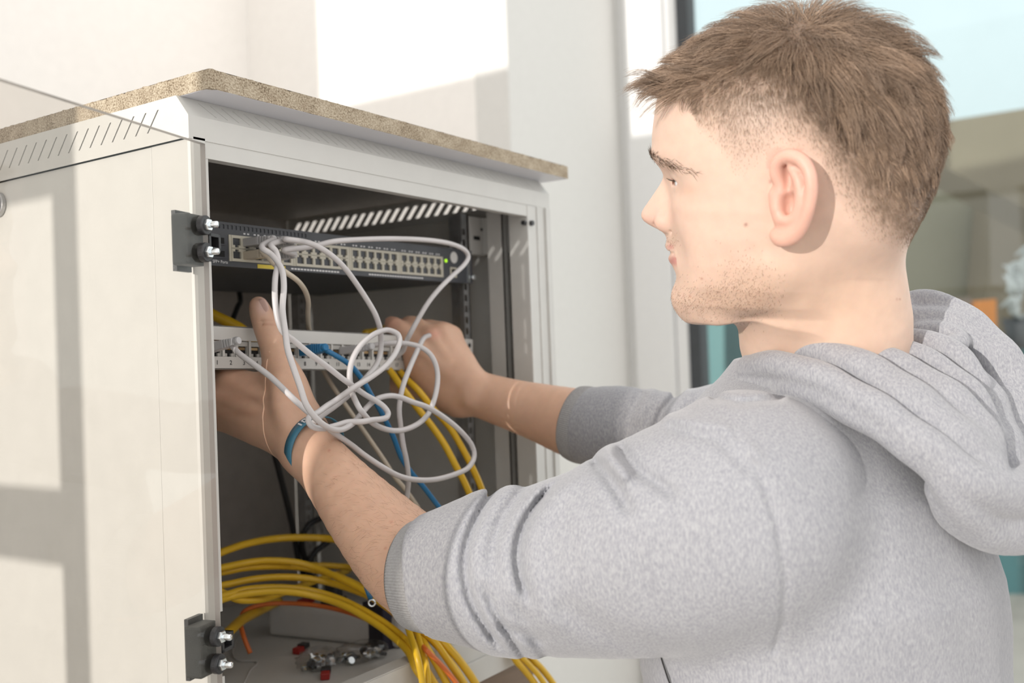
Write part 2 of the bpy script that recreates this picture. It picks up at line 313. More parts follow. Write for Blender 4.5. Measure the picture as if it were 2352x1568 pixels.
# glass door
zg1, zg0 = 1.5900, 1.03
a = onZ(471, 330, zg1); b = onZ(0, 180, zg1); gu = (b-a); gu /= np.linalg.norm(gu); gn = np.array([-gu[1], gu[0], 0]); gn = gn if gn[1] < 0 else -gn
A = np.array([a[0], a[1], 0]); GT = .005; GW = .52
P = lambda u, n, z: A+gu*u+gn*n+np.array([0, 0, z])
gd = MB(); gd.add([P(0, 0, zg0), P(GW, 0, zg0), P(GW, 0, zg1), P(0, 0, zg1)], [(0, 1, 2, 3)], 0)
gd.add([P(0, -GT, zg0), P(GW, -GT, zg0), P(GW, -GT, zg1), P(0, -GT, zg1)], [(3, 2, 1, 0)], 2)
for q in (((0, zg0), (0, zg1)), ((0, zg1), (GW, zg1)), ((GW, zg1), (GW, zg0)), ((GW, zg0), (0, zg0))):
    (u0, z0), (u1, z1) = q; gd.add([P(u0, 0, z0), P(u1, 0, z1), P(u1, -GT, z1), P(u0, -GT, z0)], [(0, 1, 2, 3)], 1)
M['glassback'] = glassmat('door_glass_back', (.97, .965, .955), ior=1.15)
door = part('glass_door', gd, ['glass', 'glassedge', 'glassback'], cab, label='tinted glass door swung open to the left')
ex = np.array([0, 0, 1.])
for yc, pxs, pys in ((0, 447, (487, 606)), (1, 484, (1437, 1558))):
    zt = onY(pxs, pys[0], A[1]-.004)[2]; zb = onY(pxs, pys[1], A[1]-.004)[2]; zm = (zt+zb)/2; hh = (zt-zb)/2
    hb = MB(); uc = .0080
    hb.obox(P(uc, -GT-.0085, zm), (gu, gn, ex), (.0125, .0083, hh)); hinge = part('hinge_block', hb, 'hingegrey', door, bevel=.0022)
    part('hinge_pad', MB().obox(P(uc-.004, -GT-.0185, zm), (gu, gn, ex), (.010, .002, hh+.004)), 'black', door)
    lg = MB(); c = P(-.0150, -GT-.006, zm); q = .0075
    for s1, s2, h1, h2 in ((0, 1, q, .0016), (0, -1, q, .0016)): lg.obox(c+ex*s2*(q-h2), (gu, gn, ex), (.0085, .0075, h2))
    for s2 in (1, -1): lg.obox(c+gu*s2*(.0085-.0016), (gu, gn, ex), (.0016, .0075, q))
    lg.obox(c-gn*.006, (gu, gn, ex), (.0085, .0015, q)); lg.obox(c+gu*.012, (gu, gn, ex), (.005, .003, .0055))
    part('hinge_lug', lg, 'black', door, bevel=.0004)
    for s in (1, -1):
        zc = zm+s*.0113; o = P(.0085, 0, zc)
        wsh = MB().cyl(o+gn*.0001, o+gn*.0052, .0082, 28); part('rubber_washer', wsh, 'black', door, bevel=.0007)
        nt = MB(); hx = [o+gn*.0052+(gu*math.cos(k*math.pi/3)+ex*math.sin(k*math.pi/3))*.0052 for k in range(6)]; nt.prism(hx, gn*.0032)
        part('nut', nt, 'chrome', door, bevel=.0004)
        part('bolt', MB().tube([o+gn*.0050, o+gn*.0150, o+gn*.0160], [.0028, .0028, .0021], 16), 'chrome', door, smooth=True)
# chipboard lid
cb = thing('chipboard_sheet', 'raw chipboard sheet lying on top of the cabinet', 'board', (.295, .24, ZT))
n = 60; mb = MB(); x0, x1, y0, y1, z0, z1 = -.0035, .5955, -.0232, .53, ZT+.0004, ZT+.0168
def rough_edge(p, q, out):
    p, q = np.array(p), np.array(q); L = np.linalg.norm(q-p); k = int(L/.004); vs = []; fs = []
    rows = 5
    for i in range(k+1):
        for j in range(rows):
            off = 0 if j in (0,) else rng.normal(0, .00022)
            end = 0 if i in (0, k) else 1
            vs.append(p+(q-p)*i/k+np.array([0, 0, (z1-z0)*j/(rows-1)+ (rng.normal(0, .0003) if j == rows-1 and end else 0)])+np.array(out)*off*end)
    for i in range(k):
        for j in range(rows-1): a = i*rows+j; fs.append((a, a+rows, a+rows+1, a+1))
    mb.add(vs, fs, 0)
rough_edge((x0, y0, z0), (x1, y0, z0), (0, -1, 0)); rough_edge((x0, y1, z0), (x0, y0, z0), (-1, 0, 0)); rough_edge((x1, y0, z0), (x1, y1, z0), (1, 0, 0)); rough_edge((x1, y1, z0), (x0, y1, z0), (0, 1, 0))
mb.add([(x0, y0, z1), (x1, y0, z1), (x1, y1, z1), (x0, y1, z1)], [(0, 1, 2, 3)], 0); mb.add([(x0, y0, z0), (x1, y0, z0), (x1, y1, z0), (x0, y1, z0)], [(3, 2, 1, 0)], 0)
part('core', mb, 'chip', cb)
tn = MB(); pts = [(x0+.012, y0+.0012)]; 
xs = np.linspace(x0+.012, x1-.0003, 60); pts = [(x, y0+.0004+abs(rng.normal(0, .0003))) for x in xs]+[(x1-.0003, y1), (x0+.0005, y1)]+[(x0+.0004+abs(rng.normal(0, .0004)), y) for y in np.linspace(y1-.02, y0+.014, 40)]+[(x0+.002, y0+.006), (x0+.006, y0+.004), (x0+.009, y0+.0005)]
tn.prism([(x, y, ZT+.0001) for x, y in pts], (0, 0, .0005)); part('laminate_underside', tn, 'laminate', cb)
# ================================================================== network switch
SY, SZ = .080, 1.523
sw = thing('network_switch', 'black rack network switch with forty eight ports', 'switch', (.28, .2, SZ-.022))
part('chassis', MB().box((.052, SY+.0008, SZ-.0215), (.488, SY+.26, SZ+.0215)), 'darkmetal', sw, bevel=.0006)
PX0, GP = .1, .0865
fp = MB(); zb0, zb1 = SZ-.0165, SZ+.0098
fp.box((.050, SY, SZ+.0195), (.490, SY+.0012, SZ+.022)); fp.box((.050, SY, zb1), (.490, SY+.0012, SZ+.0152)); fp.box((.050, SY, SZ-.022), (.490, SY+.0012, zb0))
vx = [.060+i*.0053 for i in range(28)]; x = .050
for v in vx: fp.box((x, SY, SZ+.0152), (v, SY+.0012, SZ+.0195)); x = v+.0036
fp.box((x, SY, SZ+.0152), (.490, SY+.0012, SZ+.0195)); fp.box((.050, SY, zb0), (PX0, SY+.0012, zb1)); fp.box((PX0+4*GP, SY, zb0), (.490, SY+.0012, zb1))
part('front_panel', fp, 'darkmetal', sw); part('vent_backing', MB().box((.052, SY+.004, SZ+.0150), (.21, SY+.0045, SZ+.0198)), 'dark', sw)
for s in (1, -1):
    X = .502 if s > 0 else .038
    e = part('rack_ear', MB().box((X-.0125, SY, SZ-.022), (X+.0085, SY+.002, SZ+.022)), 'darkmetal', sw, bevel=.0005)
    part('edge_trim', MB().box((X-.0035, SY-.0012, SZ-.021), (X+.0010, SY+.0005, SZ+.021)), 'chrome', sw)
    part('screw', MB().cyl((X+.0075, SY-.004, SZ-.0135), (X+.0075, SY+.001, SZ-.0135), .0042, 20), 'chrome', sw, bevel=.001)
def port_mesh(name, flip, w=.0134, h=.0128):
    mb = MB(); s = -1 if flip else 1; x = w/2; z = h/2
    ow, oz0, oz1 = .0050, -.0036, .0034; nw = .0024; nz = oz1+.0022
    f = lambda a, b, c, d: mb.box((a, 0, min(b*s, d*s)), (c, .0022, max(b*s, d*s)), 0)
    f(-x, -z, x, oz0); f(-x, oz0, -ow, z); f(ow, oz0, x, z); f(-ow, oz1, -nw, nz); f(nw, oz1, ow, nz); f(-ow, nz, ow, z)
    mb.box((-ow, .010, min(oz0*s, nz*s)), (ow, .0102, max(oz0*s, nz*s)), 1)
    mb.box((-ow-.0002, .0022, min(oz0*s, nz*s)), (-ow, .010, max(oz0*s, nz*s)), 1); mb.box((ow, .0022, min(oz0*s, nz*s)), (ow+.0002, .010, max(oz0*s, nz*s)), 1)
    mb.box((-ow, .0022, min(nz*s, (nz+.0002)*s)), (ow, .010, max(nz*s, (nz+.0002)*s)), 1); mb.box((-ow, .0022, min((oz0-.0002)*s, oz0*s)), (ow, .010, max((oz0-.0002)*s, oz0*s)), 1)
    for k in range(8): mb.box((-.0037+k*.00105-.0002, .004, min((oz0+.0004)*s, (oz0+.0009)*s)), (-.0037+k*.00105+.0002, .0095, max((oz0+.0004)*s, (oz0+.0009)*s)), 2)
    return mb.data(name, ['beigeport', 'dark', 'goldpin'])
pu, pd = port_mesh('port', True), port_mesh('port_lower', False)
def port_pos(g, c, row): return np.array([PX0+g*GP+.0030+(c+.5)*.01345, SY-.0012, SZ-.0033+(.0066 if row == 0 else -.0066)])
for g in range(4):
    for x_a, x_b in ((.0002, .0029), (.0837, .0863)): part('port_bezel', MB().box((PX0+g*GP+x_a, SY-.0008, zb0), (PX0+g*GP+x_b, SY+.002, zb1)), 'beigeport', sw)
    for c in range(6):
        for row in (0, 1): inst('port', pu if row == 0 else pd, sw, port_pos(g, c, row))
part('led', MB().cyl((.4525, SY-.0012, SZ+.0052), (.4525, SY+.0005, SZ+.0052), .0022, 16), 'led', sw)
part('round_sticker', MB().cyl((.470, SY-.0006, SZ+.0105), (.470, SY+.0005, SZ+.0105), .0075, 24), 'white', sw)
part('console_port', MB().box((.461, SY-.0008, SZ-.0155), (.4745, SY+.001, SZ-.0025)).box((.4635, SY-.0009, SZ-.0135), (.472, SY-.0007, SZ-.0045), 1), ['beigeport', 'dark'], sw)
part('sticker', MB().box((.1365, SY-.0004, SZ-.0215), (.1745, SY+.0001, SZ-.0175)), 'sticker', sw, label='yellow sticker under the ports')
pr = MB()
for g in range(4):
    for c in range(6):
        X = PX0+g*GP+.003+(c+.5)*.01345
        if g == 0 and c < 1: continue
        for k in (-1, 1): pr.box((X+k*.0024-.0014, SY-.00025, SZ+.0115), (X+k*.0024+.0012, SY+.0001, SZ+.0130))
for X0, n_ in ((.183, 16), (.305, 22)):
    for k in range(n_): pr.box((X0+k*.0046, SY-.00025, SZ-.0203), (X0+k*.0046+.0034, SY+.0001, SZ-.0187))
part('printed_marks', pr, 'whiteprint', sw)['kind'] = 'stuff'
sfp = MB()
for zz in (SZ+.003, SZ-.010): sfp.box((.078, SY-.001, zz-.0045), (.0955, SY+.001, zz+.0045), 0); sfp.box((.0795, SY-.0011, zz-.003), (.094, SY-.0009, zz+.003), 1)
part('sfp_cage', sfp, ['darkmetal', 'dark'], sw)
TXT = []
def text(body, name, size, O, u, v, parent, mat, centre=True): TXT.append((body, name, size, np.array(O, float), np.array(u, float), np.array(v, float), parent, mat, centre))
text('SFP+ Ports', 'lettering', .0042, (.0795, SY-.0004, SZ-.0192), (1, 0, 0), (0, 0, 1), sw, 'whiteprint', False)
# ================================================================== patch panel held in the hands
ph = math.radians(2.06); pu_ = np.array([math.cos(ph), 0, -math.sin(ph)]); pw = np.array([math.sin(ph), 0, math.cos(ph)]); pO = np.array([.0285, .0850, 1.4018])
PP = lambda u, w, y=0: pO+pu_*u+pw*w+np.array([0, y, 0])
pan = thing('patch_bay', 'white patch panel with numbered ports held in both hands', 'patch panel', PP(.24, 0))
mb = MB(); ey = np.array([0, 1., 0]); PH, PL = .0428, .4826; wz0, wz1 = .0125, .0285
bxp = lambda u0, w0, y0, u1, w1, y1, mi=0: mb.obox(PP((u0+u1)/2, (w0+w1)/2, (y0+y1)/2), (pu_, ey, pw), ((u1-u0)/2, (y1-y0)/2, (w1-w0)/2), mi)
bxp(0, 0, 0, .02, PH, .0016); bxp(PL-.02, 0, 0, PL, PH, .0016)
bxp(.02, 0, -.006, PL-.022, wz0, -.0045); bxp(.02, wz1, -.006, PL-.022, PH, -.0045); bxp(.02, PH-.0015, -.006, PL-.022, PH, .022); bxp(.02, 0, -.006, PL-.022, .0015, .012)
bxp(.0185, 0, -.006, .02, PH, .0016); bxp(PL-.022, 0, -.006, PL-.0205, PH, .0016)
uN = lambda n_: (.0635+.0167*n_-pO[0])/math.cos(ph); last = .02
for n_ in range(1, 25): u = uN(n_); bxp(last, wz0, -.006, u-.0070, wz1, -.0045); last = u+.0070
bxp(last, wz0, -.006, PL-.022, wz1, -.0045)
face = part('face_plate', mb, 'panelwhite', pan, bevel=.0005)
for u, w in ((PL-.0075, .0345), (PL-.0075, .0085), (.0075, .0345), (.0075, .0085)): part('ear_hole', MB().cyl(PP(u, w, -.0002), PP(u, w, .0012), .0031, 18), 'dark', pan)
km = MB(); hw, hh = .0069, .0079
km.box((-hw, .0030, -hh), (hw, .0105, hh), 1); km.box((-hw, .0002, .0026), (hw, .0032, hh-.0006), 0); km.box((-hw, .0002, -hh), (-.0057, .0035, .003), 0); km.box((.0057, .0002, -hh), (hw, .0035, .003), 0)
km.box((-.0057, .0008, -hh), (-.0025, .0035, -hh+.0032), 0); km.box((.0025, .0008, -hh), (.0057, .0035, -hh+.0032), 0)
for k in range(8): km.box((-.0040+k*.00114-.0003, .0020, -.001), (-.0040+k*.00114+.0003, .0032, .0016), 2)
kme = km.data('port', ['portgrey', 'dark', 'goldpin'])
for n_ in range(1, 25): inst('port', kme, pan, PP(uN(n_), (wz0+wz1)/2, -.0045), (0, ph, 0))
for n_ in range(1, 25): text(str(n_), 'number', .0062, PP(uN(n_), .0046, -.0063), pu_, pw, pan, 'ink')
# lettering to mesh, all in one pass
tmp = []
for t in TXT:
    cu = bpy.data.curves.new('lettering', 'FONT'); cu.body = t[0]; cu.size = t[2]; cu.align_x = 'CENTER' if t[8] else 'LEFT'; cu.extrude = .0001; o = bpy.data.objects.new('lettering', cu); COL.objects.link(o); tmp.append(o)
dg = bpy.context.evaluated_depsgraph_get()
for o, t in zip(tmp, TXT):
    me = bpy.data.meshes.new_from_object(o.evaluated_get(dg)); V = np.array([v.co[:] for v in me.vertices])
    nrm = np.cross(t[4], t[5]); Wv = t[3]+V[:, :1]*t[4]+V[:, 1:2]*t[5]+V[:, 2:3]*nrm-ORG[t[6].name]
    me.vertices.foreach_set('co', Wv.ravel()); me.materials.clear(); me.materials.append(M[t[7]]); me.update()
    q = bpy.data.objects.new(t[1], me); COL.objects.link(q); q.parent = t[6]
for o in tmp: c = o.data; bpy.data.objects.remove(o); bpy.data.curves.remove(c)
# ================================================================== cables
def ypts(L, Y0=None):
    out = []
    for p in L: out.append(onY(p[0], p[1], p[2] if len(p) > 2 else Y0))
    return out
def plug(parent, pos, d, mat, w=.0117, h=.0083, up=(0, 0, 1), boot=True, Lb=.016):
    pos, d, up = np.array(pos, float), np.array(d, float)/np.linalg.norm(d), np.array(up, float); s = np.cross(d, up); s /= np.linalg.norm(s); up = np.cross(s, d)
    mb = MB(); mb.obox(pos+d*.009, (s, d, up), (w/2, .011, h/2)); part('plug', mb, mat, parent, bevel=.0009)
    mb = MB(); b0 = pos+d*.019
    for k in range(5): mb.obox(b0+d*(.0014+k*Lb/5), (s, d, up), (w/2*(1-.07*k), .0011, h/2*(1-.05*k)))
    mb.obox(b0+d*Lb/2, (s, d, up), (w/2*.66, Lb/2, h/2*.8)); mb.tube([b0+d*(Lb-.002), b0+d*(Lb+.003), b0+d*(Lb+.0045)], [.0043, .0041, .0034], 14)
    part('strain_relief', mb, mat, parent, bevel=.0003)
    return b0+d*(Lb+.003)
def cable(name, label, cat, pts, r, mat, group=None, plugs=(), seg=10, cord='cord'):
    P = spline(pts, 8); t = thing(name, label, cat, P[np.argmin(P[:, 2])], group); part(cord, MB().tube(P, r, seg), mat, t, smooth=True); return t
G0 = 'grey patch cords tangled in front of the panel'
R0 = .0029
def sport(c, row): p = port_pos(0, c, row); return p
mY = np.array([0, -1., 0])
# cord 1: switch port -> big loop -> patch panel port 1
s1 = sport(1, 0); e1 = s1+mY*.038
A1 = [e1+mY*-.006, e1]+ypts([(601, 566, .018), (623, 584, .008), (640, 605, .0), (649, 625, -.006), (652, 661, -.012), (649, 711, -.018), (656, 767, -.024), (661, 803, -.028), (674, 844, -.034), (689, 887, -.040), (704, 930, -.044), (730, 964, -.046), (756, 982, -.044), (781, 987, -.040), (807, 975, -.034), (825, 956, -.028), (843, 935, -.024), (864, 917, -.024), (891, 909, -.026), (916, 911, -.028), (948, 923, -.032), (982, 935, -.036), (1018, 957, -.040), (1055, 987, -.046), (1083, 1021, -.050), (1089, 1049, -.052), (1075, 1074, -.052), (1047, 1088, -.050), (1004, 1100, -.048), (962, 1102, -.046), (920, 1094, -.042), (878, 1072, -.036), (836, 1044, -.026), (808, 1022, -.022), (768, 994, -.026), (735, 969, -.030), (710, 948, -.028), (684, 925, -.020), (653, 895, -.004), (620, 864, .012), (582, 836, .028), (551, 813, .042), (533, 795, .052), (527, 790, .056)])
c1 = cable('ethernet_cable', 'grey patch cord with the big loop reaching the far right', 'cable', A1, R0, 'lcable', G0)
plug(c1, s1, mY, 'gcable')
p1 = onY(505, 799, .068); plug(c1, p1+np.array([-.003, .010, 0]), onY(530, 792, .054)-p1, 'gcable', Lb=.014)
# cord 2: second switch port -> diagonal -> loops -> panel
s2 = sport(2, 0); e2 = s2+mY*.038
A2 = [e2+mY*-.006, e2]+ypts([(623, 561, .016), (634, 578, .008), (639, 600, .004), (636, 617, .002), (632, 640, -.004), (631, 677, -.008), (634, 711, -.010), (641, 742, -.013), (652, 764, -.015), (674, 781, -.016), (710, 811, -.018), (748, 839, -.020), (786, 869, -.022), (812, 887, -.024), (837, 905, -.026), (863, 920, -.030), (881, 933, -.034), (891, 947, -.038), (888, 958, -.043), (876, 962, -.045), (855, 964, -.044), (832, 968, -.042), (799, 969, -.032), (772, 977, -.030), (740, 984, -.036), (716, 978, -.036), (708, 963, -.034), (716, 953, -.030), (730, 947, -.026), (752, 931, -.022), (773, 918, -.020), (812, 890, -.034), (850, 867, -.036), (881, 844, -.036), (900, 823, -.034), (912, 803, -.030), (918, 783, -.026), (914, 768, -.022), (900, 760, -.018), (884, 758, -.016), (858, 768, -.016), (830, 791, -.016), (811, 822, -.016), (803, 858, -.016), (808, 898, -.018), (822, 931, -.034), (836, 951, -.036), (858, 973, -.034), (892, 987, -.030), (926, 987, -.030), (960, 973, -.030), (985, 948, -.026), (1001, 903, -.022), (1005, 858, -.016), (994, 822, -.010), (972, 800, .0), (937, 789, .012), (892, 788, .026), (858, 793, .040), (838, 798, .046)])
c2 = cable('ethernet_cable', 'pale grey patch cord looping highest over the panel ports', 'cable', A2, R0, 'lcable', G0)
plug(c2, s2, mY, 'gcable')
p2 = onY(790, 805, .074); plug(c2, p2, onY(838, 798, .044)-p2, 'gcable', Lb=.018)
# cord 3: third switch port, arching over the switch down behind the loops
s3 = sport(3, 0); e3 = s3+mY*.038
A3 = [e3+mY*-.006, e3]+ypts([(655, 549, .022), (687, 553, .014), (710, 558, .006), (734, 568, .0), (766, 590, -.004), (794, 618, -.006), (819, 652, -.006), (844, 690, -.006), (862, 722, -.006), (873, 756, -.004), (875, 788, .0), (873, 813, .0), (864, 838, -.004), (845, 862, -.008), (826, 882, -.012), (800, 908, -.010), (770, 932, -.008), (742, 952, -.012), (722, 968, -.016)])
c3 = cable('ethernet_cable', 'light grey patch cord arching down in front of the switch ports', 'cable', A3, R0, 'lcable', G0)
plug(c3, s3, mY, 'gcable')
# cord 4: long sweep over the right end of the switch
s4 = sport(3, 1); e4 = s4+mY*.038
A4 = [e4+mY*-.006, e4]+ypts([(652, 575, .030), (672, 571, .026), (703, 568, .022), (734, 562, .016), (769, 554, .010), (823, 550, .006), (894, 548, .004), (966, 550, .004), (1019, 556, .006), (1051, 565, .008), (1070, 577, .010), (1075, 592, .010), (1064, 610, .008), (1037, 635, .006), (1010, 662, .006), (984, 694, .010), (962, 730, .016), (945, 761, .022), (933, 785, .030), (925, 806, .040), (905, 822, .052)])
c4 = cable('ethernet_cable', 'light grey patch cord bent round the right end of the switch', 'cable', A4, R0, 'lcable', G0)
plug(c4, s4, mY, 'gcable')
# cord 5: free end hanging from the right hand
A5 = ypts([(986, 770, .030), (973, 777, .018), (960, 802, .004), (940, 847, -.006), (924, 892, -.010), (917, 937, -.012), (920, 976, -.012), (926, 1021, -.014), (934, 1060, -.014), (938, 1097, -.012), (936, 1128, -.006), (930, 1170, .0)])
cable('ethernet_cable', 'grey patch cord hanging straight down from the right hand', 'cable', A5, R0, 'lcable', G0)
# cord 6: beige
s6 = sport(1, 1); e6 = s6+mY*.038
A6 = [e6+mY*-.006, e6]+ypts([(601, 574, .026), (616, 590, .022), (630, 606, .02), (658, 626, .02), (684, 645, .024), (701, 668, .036), (708, 693, .055), (707, 719, .080), (710, 758, .115), (725, 810, .13), (745, 854, .125), (766, 890, .115), (812, 956, .095), (850, 1010, .075), (883, 1058, .06), (906, 1094, .05), (931, 1124, .045), (960, 1165, .05)])
c6 = cable('ethernet_cable', 'beige patch cord from the lower switch port passing behind the panel', 'cable', A6, .0027, 'bcable', G0)
plug(c6, s6, mY, 'bcable')
# blue
p7 = onY(700, 806, .074)
A7 = ypts([(735, 799, .046), (748, 804, .042), (774, 818, .034), (799, 834, .028), (819, 854, .024), (837, 879, .022), (853, 908, .020), (870, 936, .020), (887, 968, .020), (904, 1004, .020), (921, 1049, .018), (944, 1084, .014), (972, 1117, .008), (1005, 1160, .0), (1040, 1205, -.01)])
c7 = cable('ethernet_cable', 'blue patch cord plugged into the middle of the panel', 'cable', A7, .0029, 'blue')
plug(c7, p7, onY(738, 799, .044)-p7, 'blue', w=.0125, h=.0105)
for k, (px, py, X2) in enumerate(((640, 806, 0),)):
    pass
# yellow cables
G1 = 'yellow cables coming out of the cabinet'
YW = .0041
def yel(label, L, r=YW, mat='yellow', name='network_cable', group=G1): return cable(name, label, 'cable', [onY(*p) for p in L], r, mat, group, seg=12)
yel('left one of two yellow cables beside the right hand', [(868, 790, .13), (878, 825, .105), (901, 858, .075), (929, 898, .055), (960, 938, .045), (993, 980, .035), (1021, 1021, .025), (1047, 1070, .015), (1069, 1112, .008), (1088, 1160, .002), (1110, 1240, .0), (1130, 1340, .005), (1150, 1440, .002), (1180, 1508, -.012), (1204, 1538, -.016), (1232, 1575, -.018), (1280, 1660, -.02)])
yel('right one of two yellow cables beside the right hand', [(892, 795, .13), (905, 830, .100), (926, 862, .075), (962, 898, .050), (994, 938, .040), (1032, 980, .030), (1061, 1028, .020), (1087, 1078, .010), (1106, 1122, .004), (1118, 1165, .0), (1140, 1250, -.004), (1165, 1350, -.002), (1190, 1440, -.004), (1217, 1505, -.014), (1243, 1534, -.018), (1272, 1572, -.02), (1320, 1650, -.02)])
yel('yellow cable running up behind the right of the patch panel', [(838, 764, .16), (860, 760, .17), (885, 752, .2), (910, 735, .25)], .004)
yel('yellow cable rising to the left post above the patch panel', [(470, 712, .20), (500, 728, .19), (530, 742, .18), (560, 760, .17), (600, 800, .16)], .006)
# bundle on the cabinet floor
yel('topmost yellow cable arching across the cabinet', [(470, 1284, .22), (519, 1264, .23), (568, 1248, .24), (630, 1237, .25), (692, 1234, .24), (766, 1238, .21), (830, 1256, .16), (890, 1300, .1), (940, 1370, .05), (985, 1440, .008), (1025, 1482, -.012), (1054, 1515, -.016), (1090, 1566, -.018), (1130, 1640, -.02)], .0046)
yel('second yellow cable of the bundle arching across the floor', [(470, 1312, .20), (521, 1301, .21), (570, 1291, .215), (618, 1287, .21), (680, 1291, .195), (729, 1305, .175), (779, 1327, .145), (828, 1352, .115), (870, 1380, .085), (920, 1418, .05), (962, 1448, .018), (993, 1468, -.004), (1018, 1500, -.014), (1044, 1538, -.017), (1068, 1572, -.018), (1110, 1640, -.02)])
yel('yellow cable lying just under the second arch', [(470, 1322, .21), (521, 1312, .22), (570, 1303, .22), (640, 1300, .21), (700, 1304, .20), (760, 1318, .175), (815, 1340, .15), (850, 1360, .12), (900, 1398, .08), (945, 1432, .04), (975, 1455, .012), (1004, 1482, -.006), (1030, 1515, -.014), (1056, 1552, -.017), (1090, 1620, -.02)])
yel('yellow cable in the middle of the bundle on the floor', [(470, 1352, .19), (521, 1342, .20), (581, 1330, .205), (643, 1325, .20), (705, 1328, .185), (766, 1340, .16), (841, 1366, .115), (892, 1396, .08), (935, 1432, .045), (965, 1462, .014), (985, 1495, -.008), (1008, 1535, -.014), (1030, 1575, -.018), (1070, 1640, -.02)])
yel('lowest yellow cable arching over the power strip', [(480, 1376, .17), (524, 1364, .18), (568, 1353, .185), (643, 1349, .18), (717, 1357, .16), (791, 1380, .125), (865, 1419, .08), (915, 1454, .045), (948, 1488, .012), (972, 1526, -.008), (996, 1566, -.016), (1040, 1640, -.02)])
yel('yellow cable following the lowest arch', [(480, 1388, .165), (524, 1372, .18), (575, 1362, .175), (643, 1358, .165), (717, 1367, .15), (791, 1391, .115), (860, 1430, .075), (905, 1464, .042), (938, 1497, .012), (955, 1535, -.008), (985, 1580, -.016), (1020, 1650, -.02)])
yel('yellow cable curling under the bundle at the left post', [(490, 1350, .19), (524, 1367, .185), (556, 1378, .18), (606, 1375, .18), (655, 1359, .19), (720, 1335, .22), (800, 1310, .26)])
yel('far yellow cable glimpsed above the bundle', [(700, 1298, .26), (760, 1299, .25), (820, 1306, .22), (870, 1330, .16)])
yel('yellow cable dropping behind the lower hinge', [(470, 1500, .16), (524, 1452, .20), (556, 1423, .23), (593, 1403, .26), (640, 1380, .30)], .006)
yel('thin yellow cable hanging over the rail nearest the door', [(905, 1375, .07), (930, 1421, .030), (942, 1457, .004), (957, 1502, -.022), (969, 1560, -.028), (980, 1640, -.03)], .0036)
yel('thin yellow cable hanging beside it over the rail', [(930, 1395, .06), (953, 1437, .026), (965, 1477, .0), (979, 1526, -.021), (984, 1575, -.027), (990, 1640, -.03)], .0034)
yel('yellow cable leaving under the sleeve at the right', [(1160, 1400, .03), (1172, 1470, .004), (1192, 1502, -.014), (1217, 1528, -.02), (1245, 1562, -.024), (1290, 1640, -.025)], .0036)
yel('orange fibre cable lying across the cabinet floor', [(575, 1500, .21), (560, 1462, .22), (553, 1430, .235), (560, 1405, .245), (590, 1391, .25), (640, 1385, .24), (700, 1387, .215), (760, 1396, .185), (820, 1413, .145), (880, 1440, .095), (930, 1464, .05), (965, 1480, .006), (980, 1494, -.019), (1003, 1516, -.022), (1028, 1543, -.023), (1052, 1575, -.024), (1090, 1640, -.025)], .0028, 'orange', 'fibre_cable', None)
yel('black cable hanging behind the left wrist', [(600, 960, .3), (628, 1035, .31), (648, 1110, .32), (670, 1200, .33), (686, 1285, .34), (705, 1340, .34), (722, 1385, .33)], .0042, 'blackcable', 'power_cable', 'black cables at the back of the cabinet')
yel('black cable curving right at the back', [(800, 1165, .32), (745, 1186, .32), (712, 1203, .32), (696, 1228, .325), (694, 1255, .33), (702, 1285, .335), (720, 1340, .34), (730, 1385, .33)], .0042, 'blackcable', 'power_cable', 'black cables at the back of the cabinet')
yel('short black cable slanting behind the yellow bundle', [(790, 1218, .31), (750, 1246, .32), (722, 1270, .325), (708, 1300, .33), (715, 1350, .335), (735, 1388, .33)], .0042, 'blackcable', 'power_cable', 'black cables at the back of the cabinet')
yel('black cable rising beside the thumb', [(532, 745, .33), (536, 730, .33), (546, 704, .34), (552, 690, .35), (548, 660, .37)], .0035, 'blackcable', 'power_cable', 'black cables at the back of the cabinet')
gw = thing('earth_wire', 'green earth wire with blue crimp and ring terminal beside the forearm', 'wire', onY(854, 1388, .05))
part('wire', MB().tube(spline([onY(*p) for p in [(815, 1270, .09), (824, 1300, .075), (832, 1320, .065), (841, 1350, .05)]]), .0014, 8), 'green', gw, smooth=True)
q0, q1 = onY(841, 1348, .05), onY(851, 1373, .05); part('crimp_sleeve', MB().tube([q0, q0*.5+q1*.5, q1], [.0026, .0029, .0031], 12), 'blue', gw, smooth=True)
rc = onY(854, 1384, .05); rr = [rc+cR*.0036*math.cos(t)+cU*.0036*math.sin(t) for t in np.linspace(0, 2*math.pi, 21)]
part('ring_terminal', MB().tube(rr, .0011, 8), 'chrome', gw, smooth=True)
# ================================================================== things on the cabinet floor
ZF = 1.0452
pa, pb = onZ(628, 1462, ZF), onZ(905, 1490, ZF); d = (pb-pa); d[2] = 0; d /= np.linalg.norm(d); nn = np.array([-d[1], d[0], 0]); nn = nn if nn[1] > 0 else -nn
ps = thing('power_strip', 'off-white power strip lying on the cabinet floor', 'power strip', pa*.5+pb*.5); ctr = (pa+pb)/2+nn*.022
part('housing', MB().obox(ctr+np.array([0, 0, .0215]), (d, nn, ex), (np.linalg.norm(pb-pa)/2+.01, .022, .0213)), 'white', ps, bevel=.007, bseg=3)
part('switch_button', MB().obox(ctr-d*.055+np.array([0, 0, .0435]), (d, nn, ex), (.010, .007, .003)), 'red', ps, bevel=.001)
part('mains_plug', MB().obox(ctr-d*.01+np.array([0, 0, .047]), (d, nn, ex), (.014, .012, .006)).obox(ctr-d*.01+np.array([0, 0, .060]), (d, nn, ex), (.009, .009, .010)), 'black', ps, bevel=.003)
nb = onZ(985, 1490, ZF+.0); solo('navy_carton', MB().obox(nb+np.array([.045, .048, .027]), (np.array([.97, -.24, 0]), np.array([.24, .97, 0]), ex), (.075, .022, .0268)), 'navy', 'dark navy carton behind the yellow cables on the cabinet floor', 'box', bevel=.001)
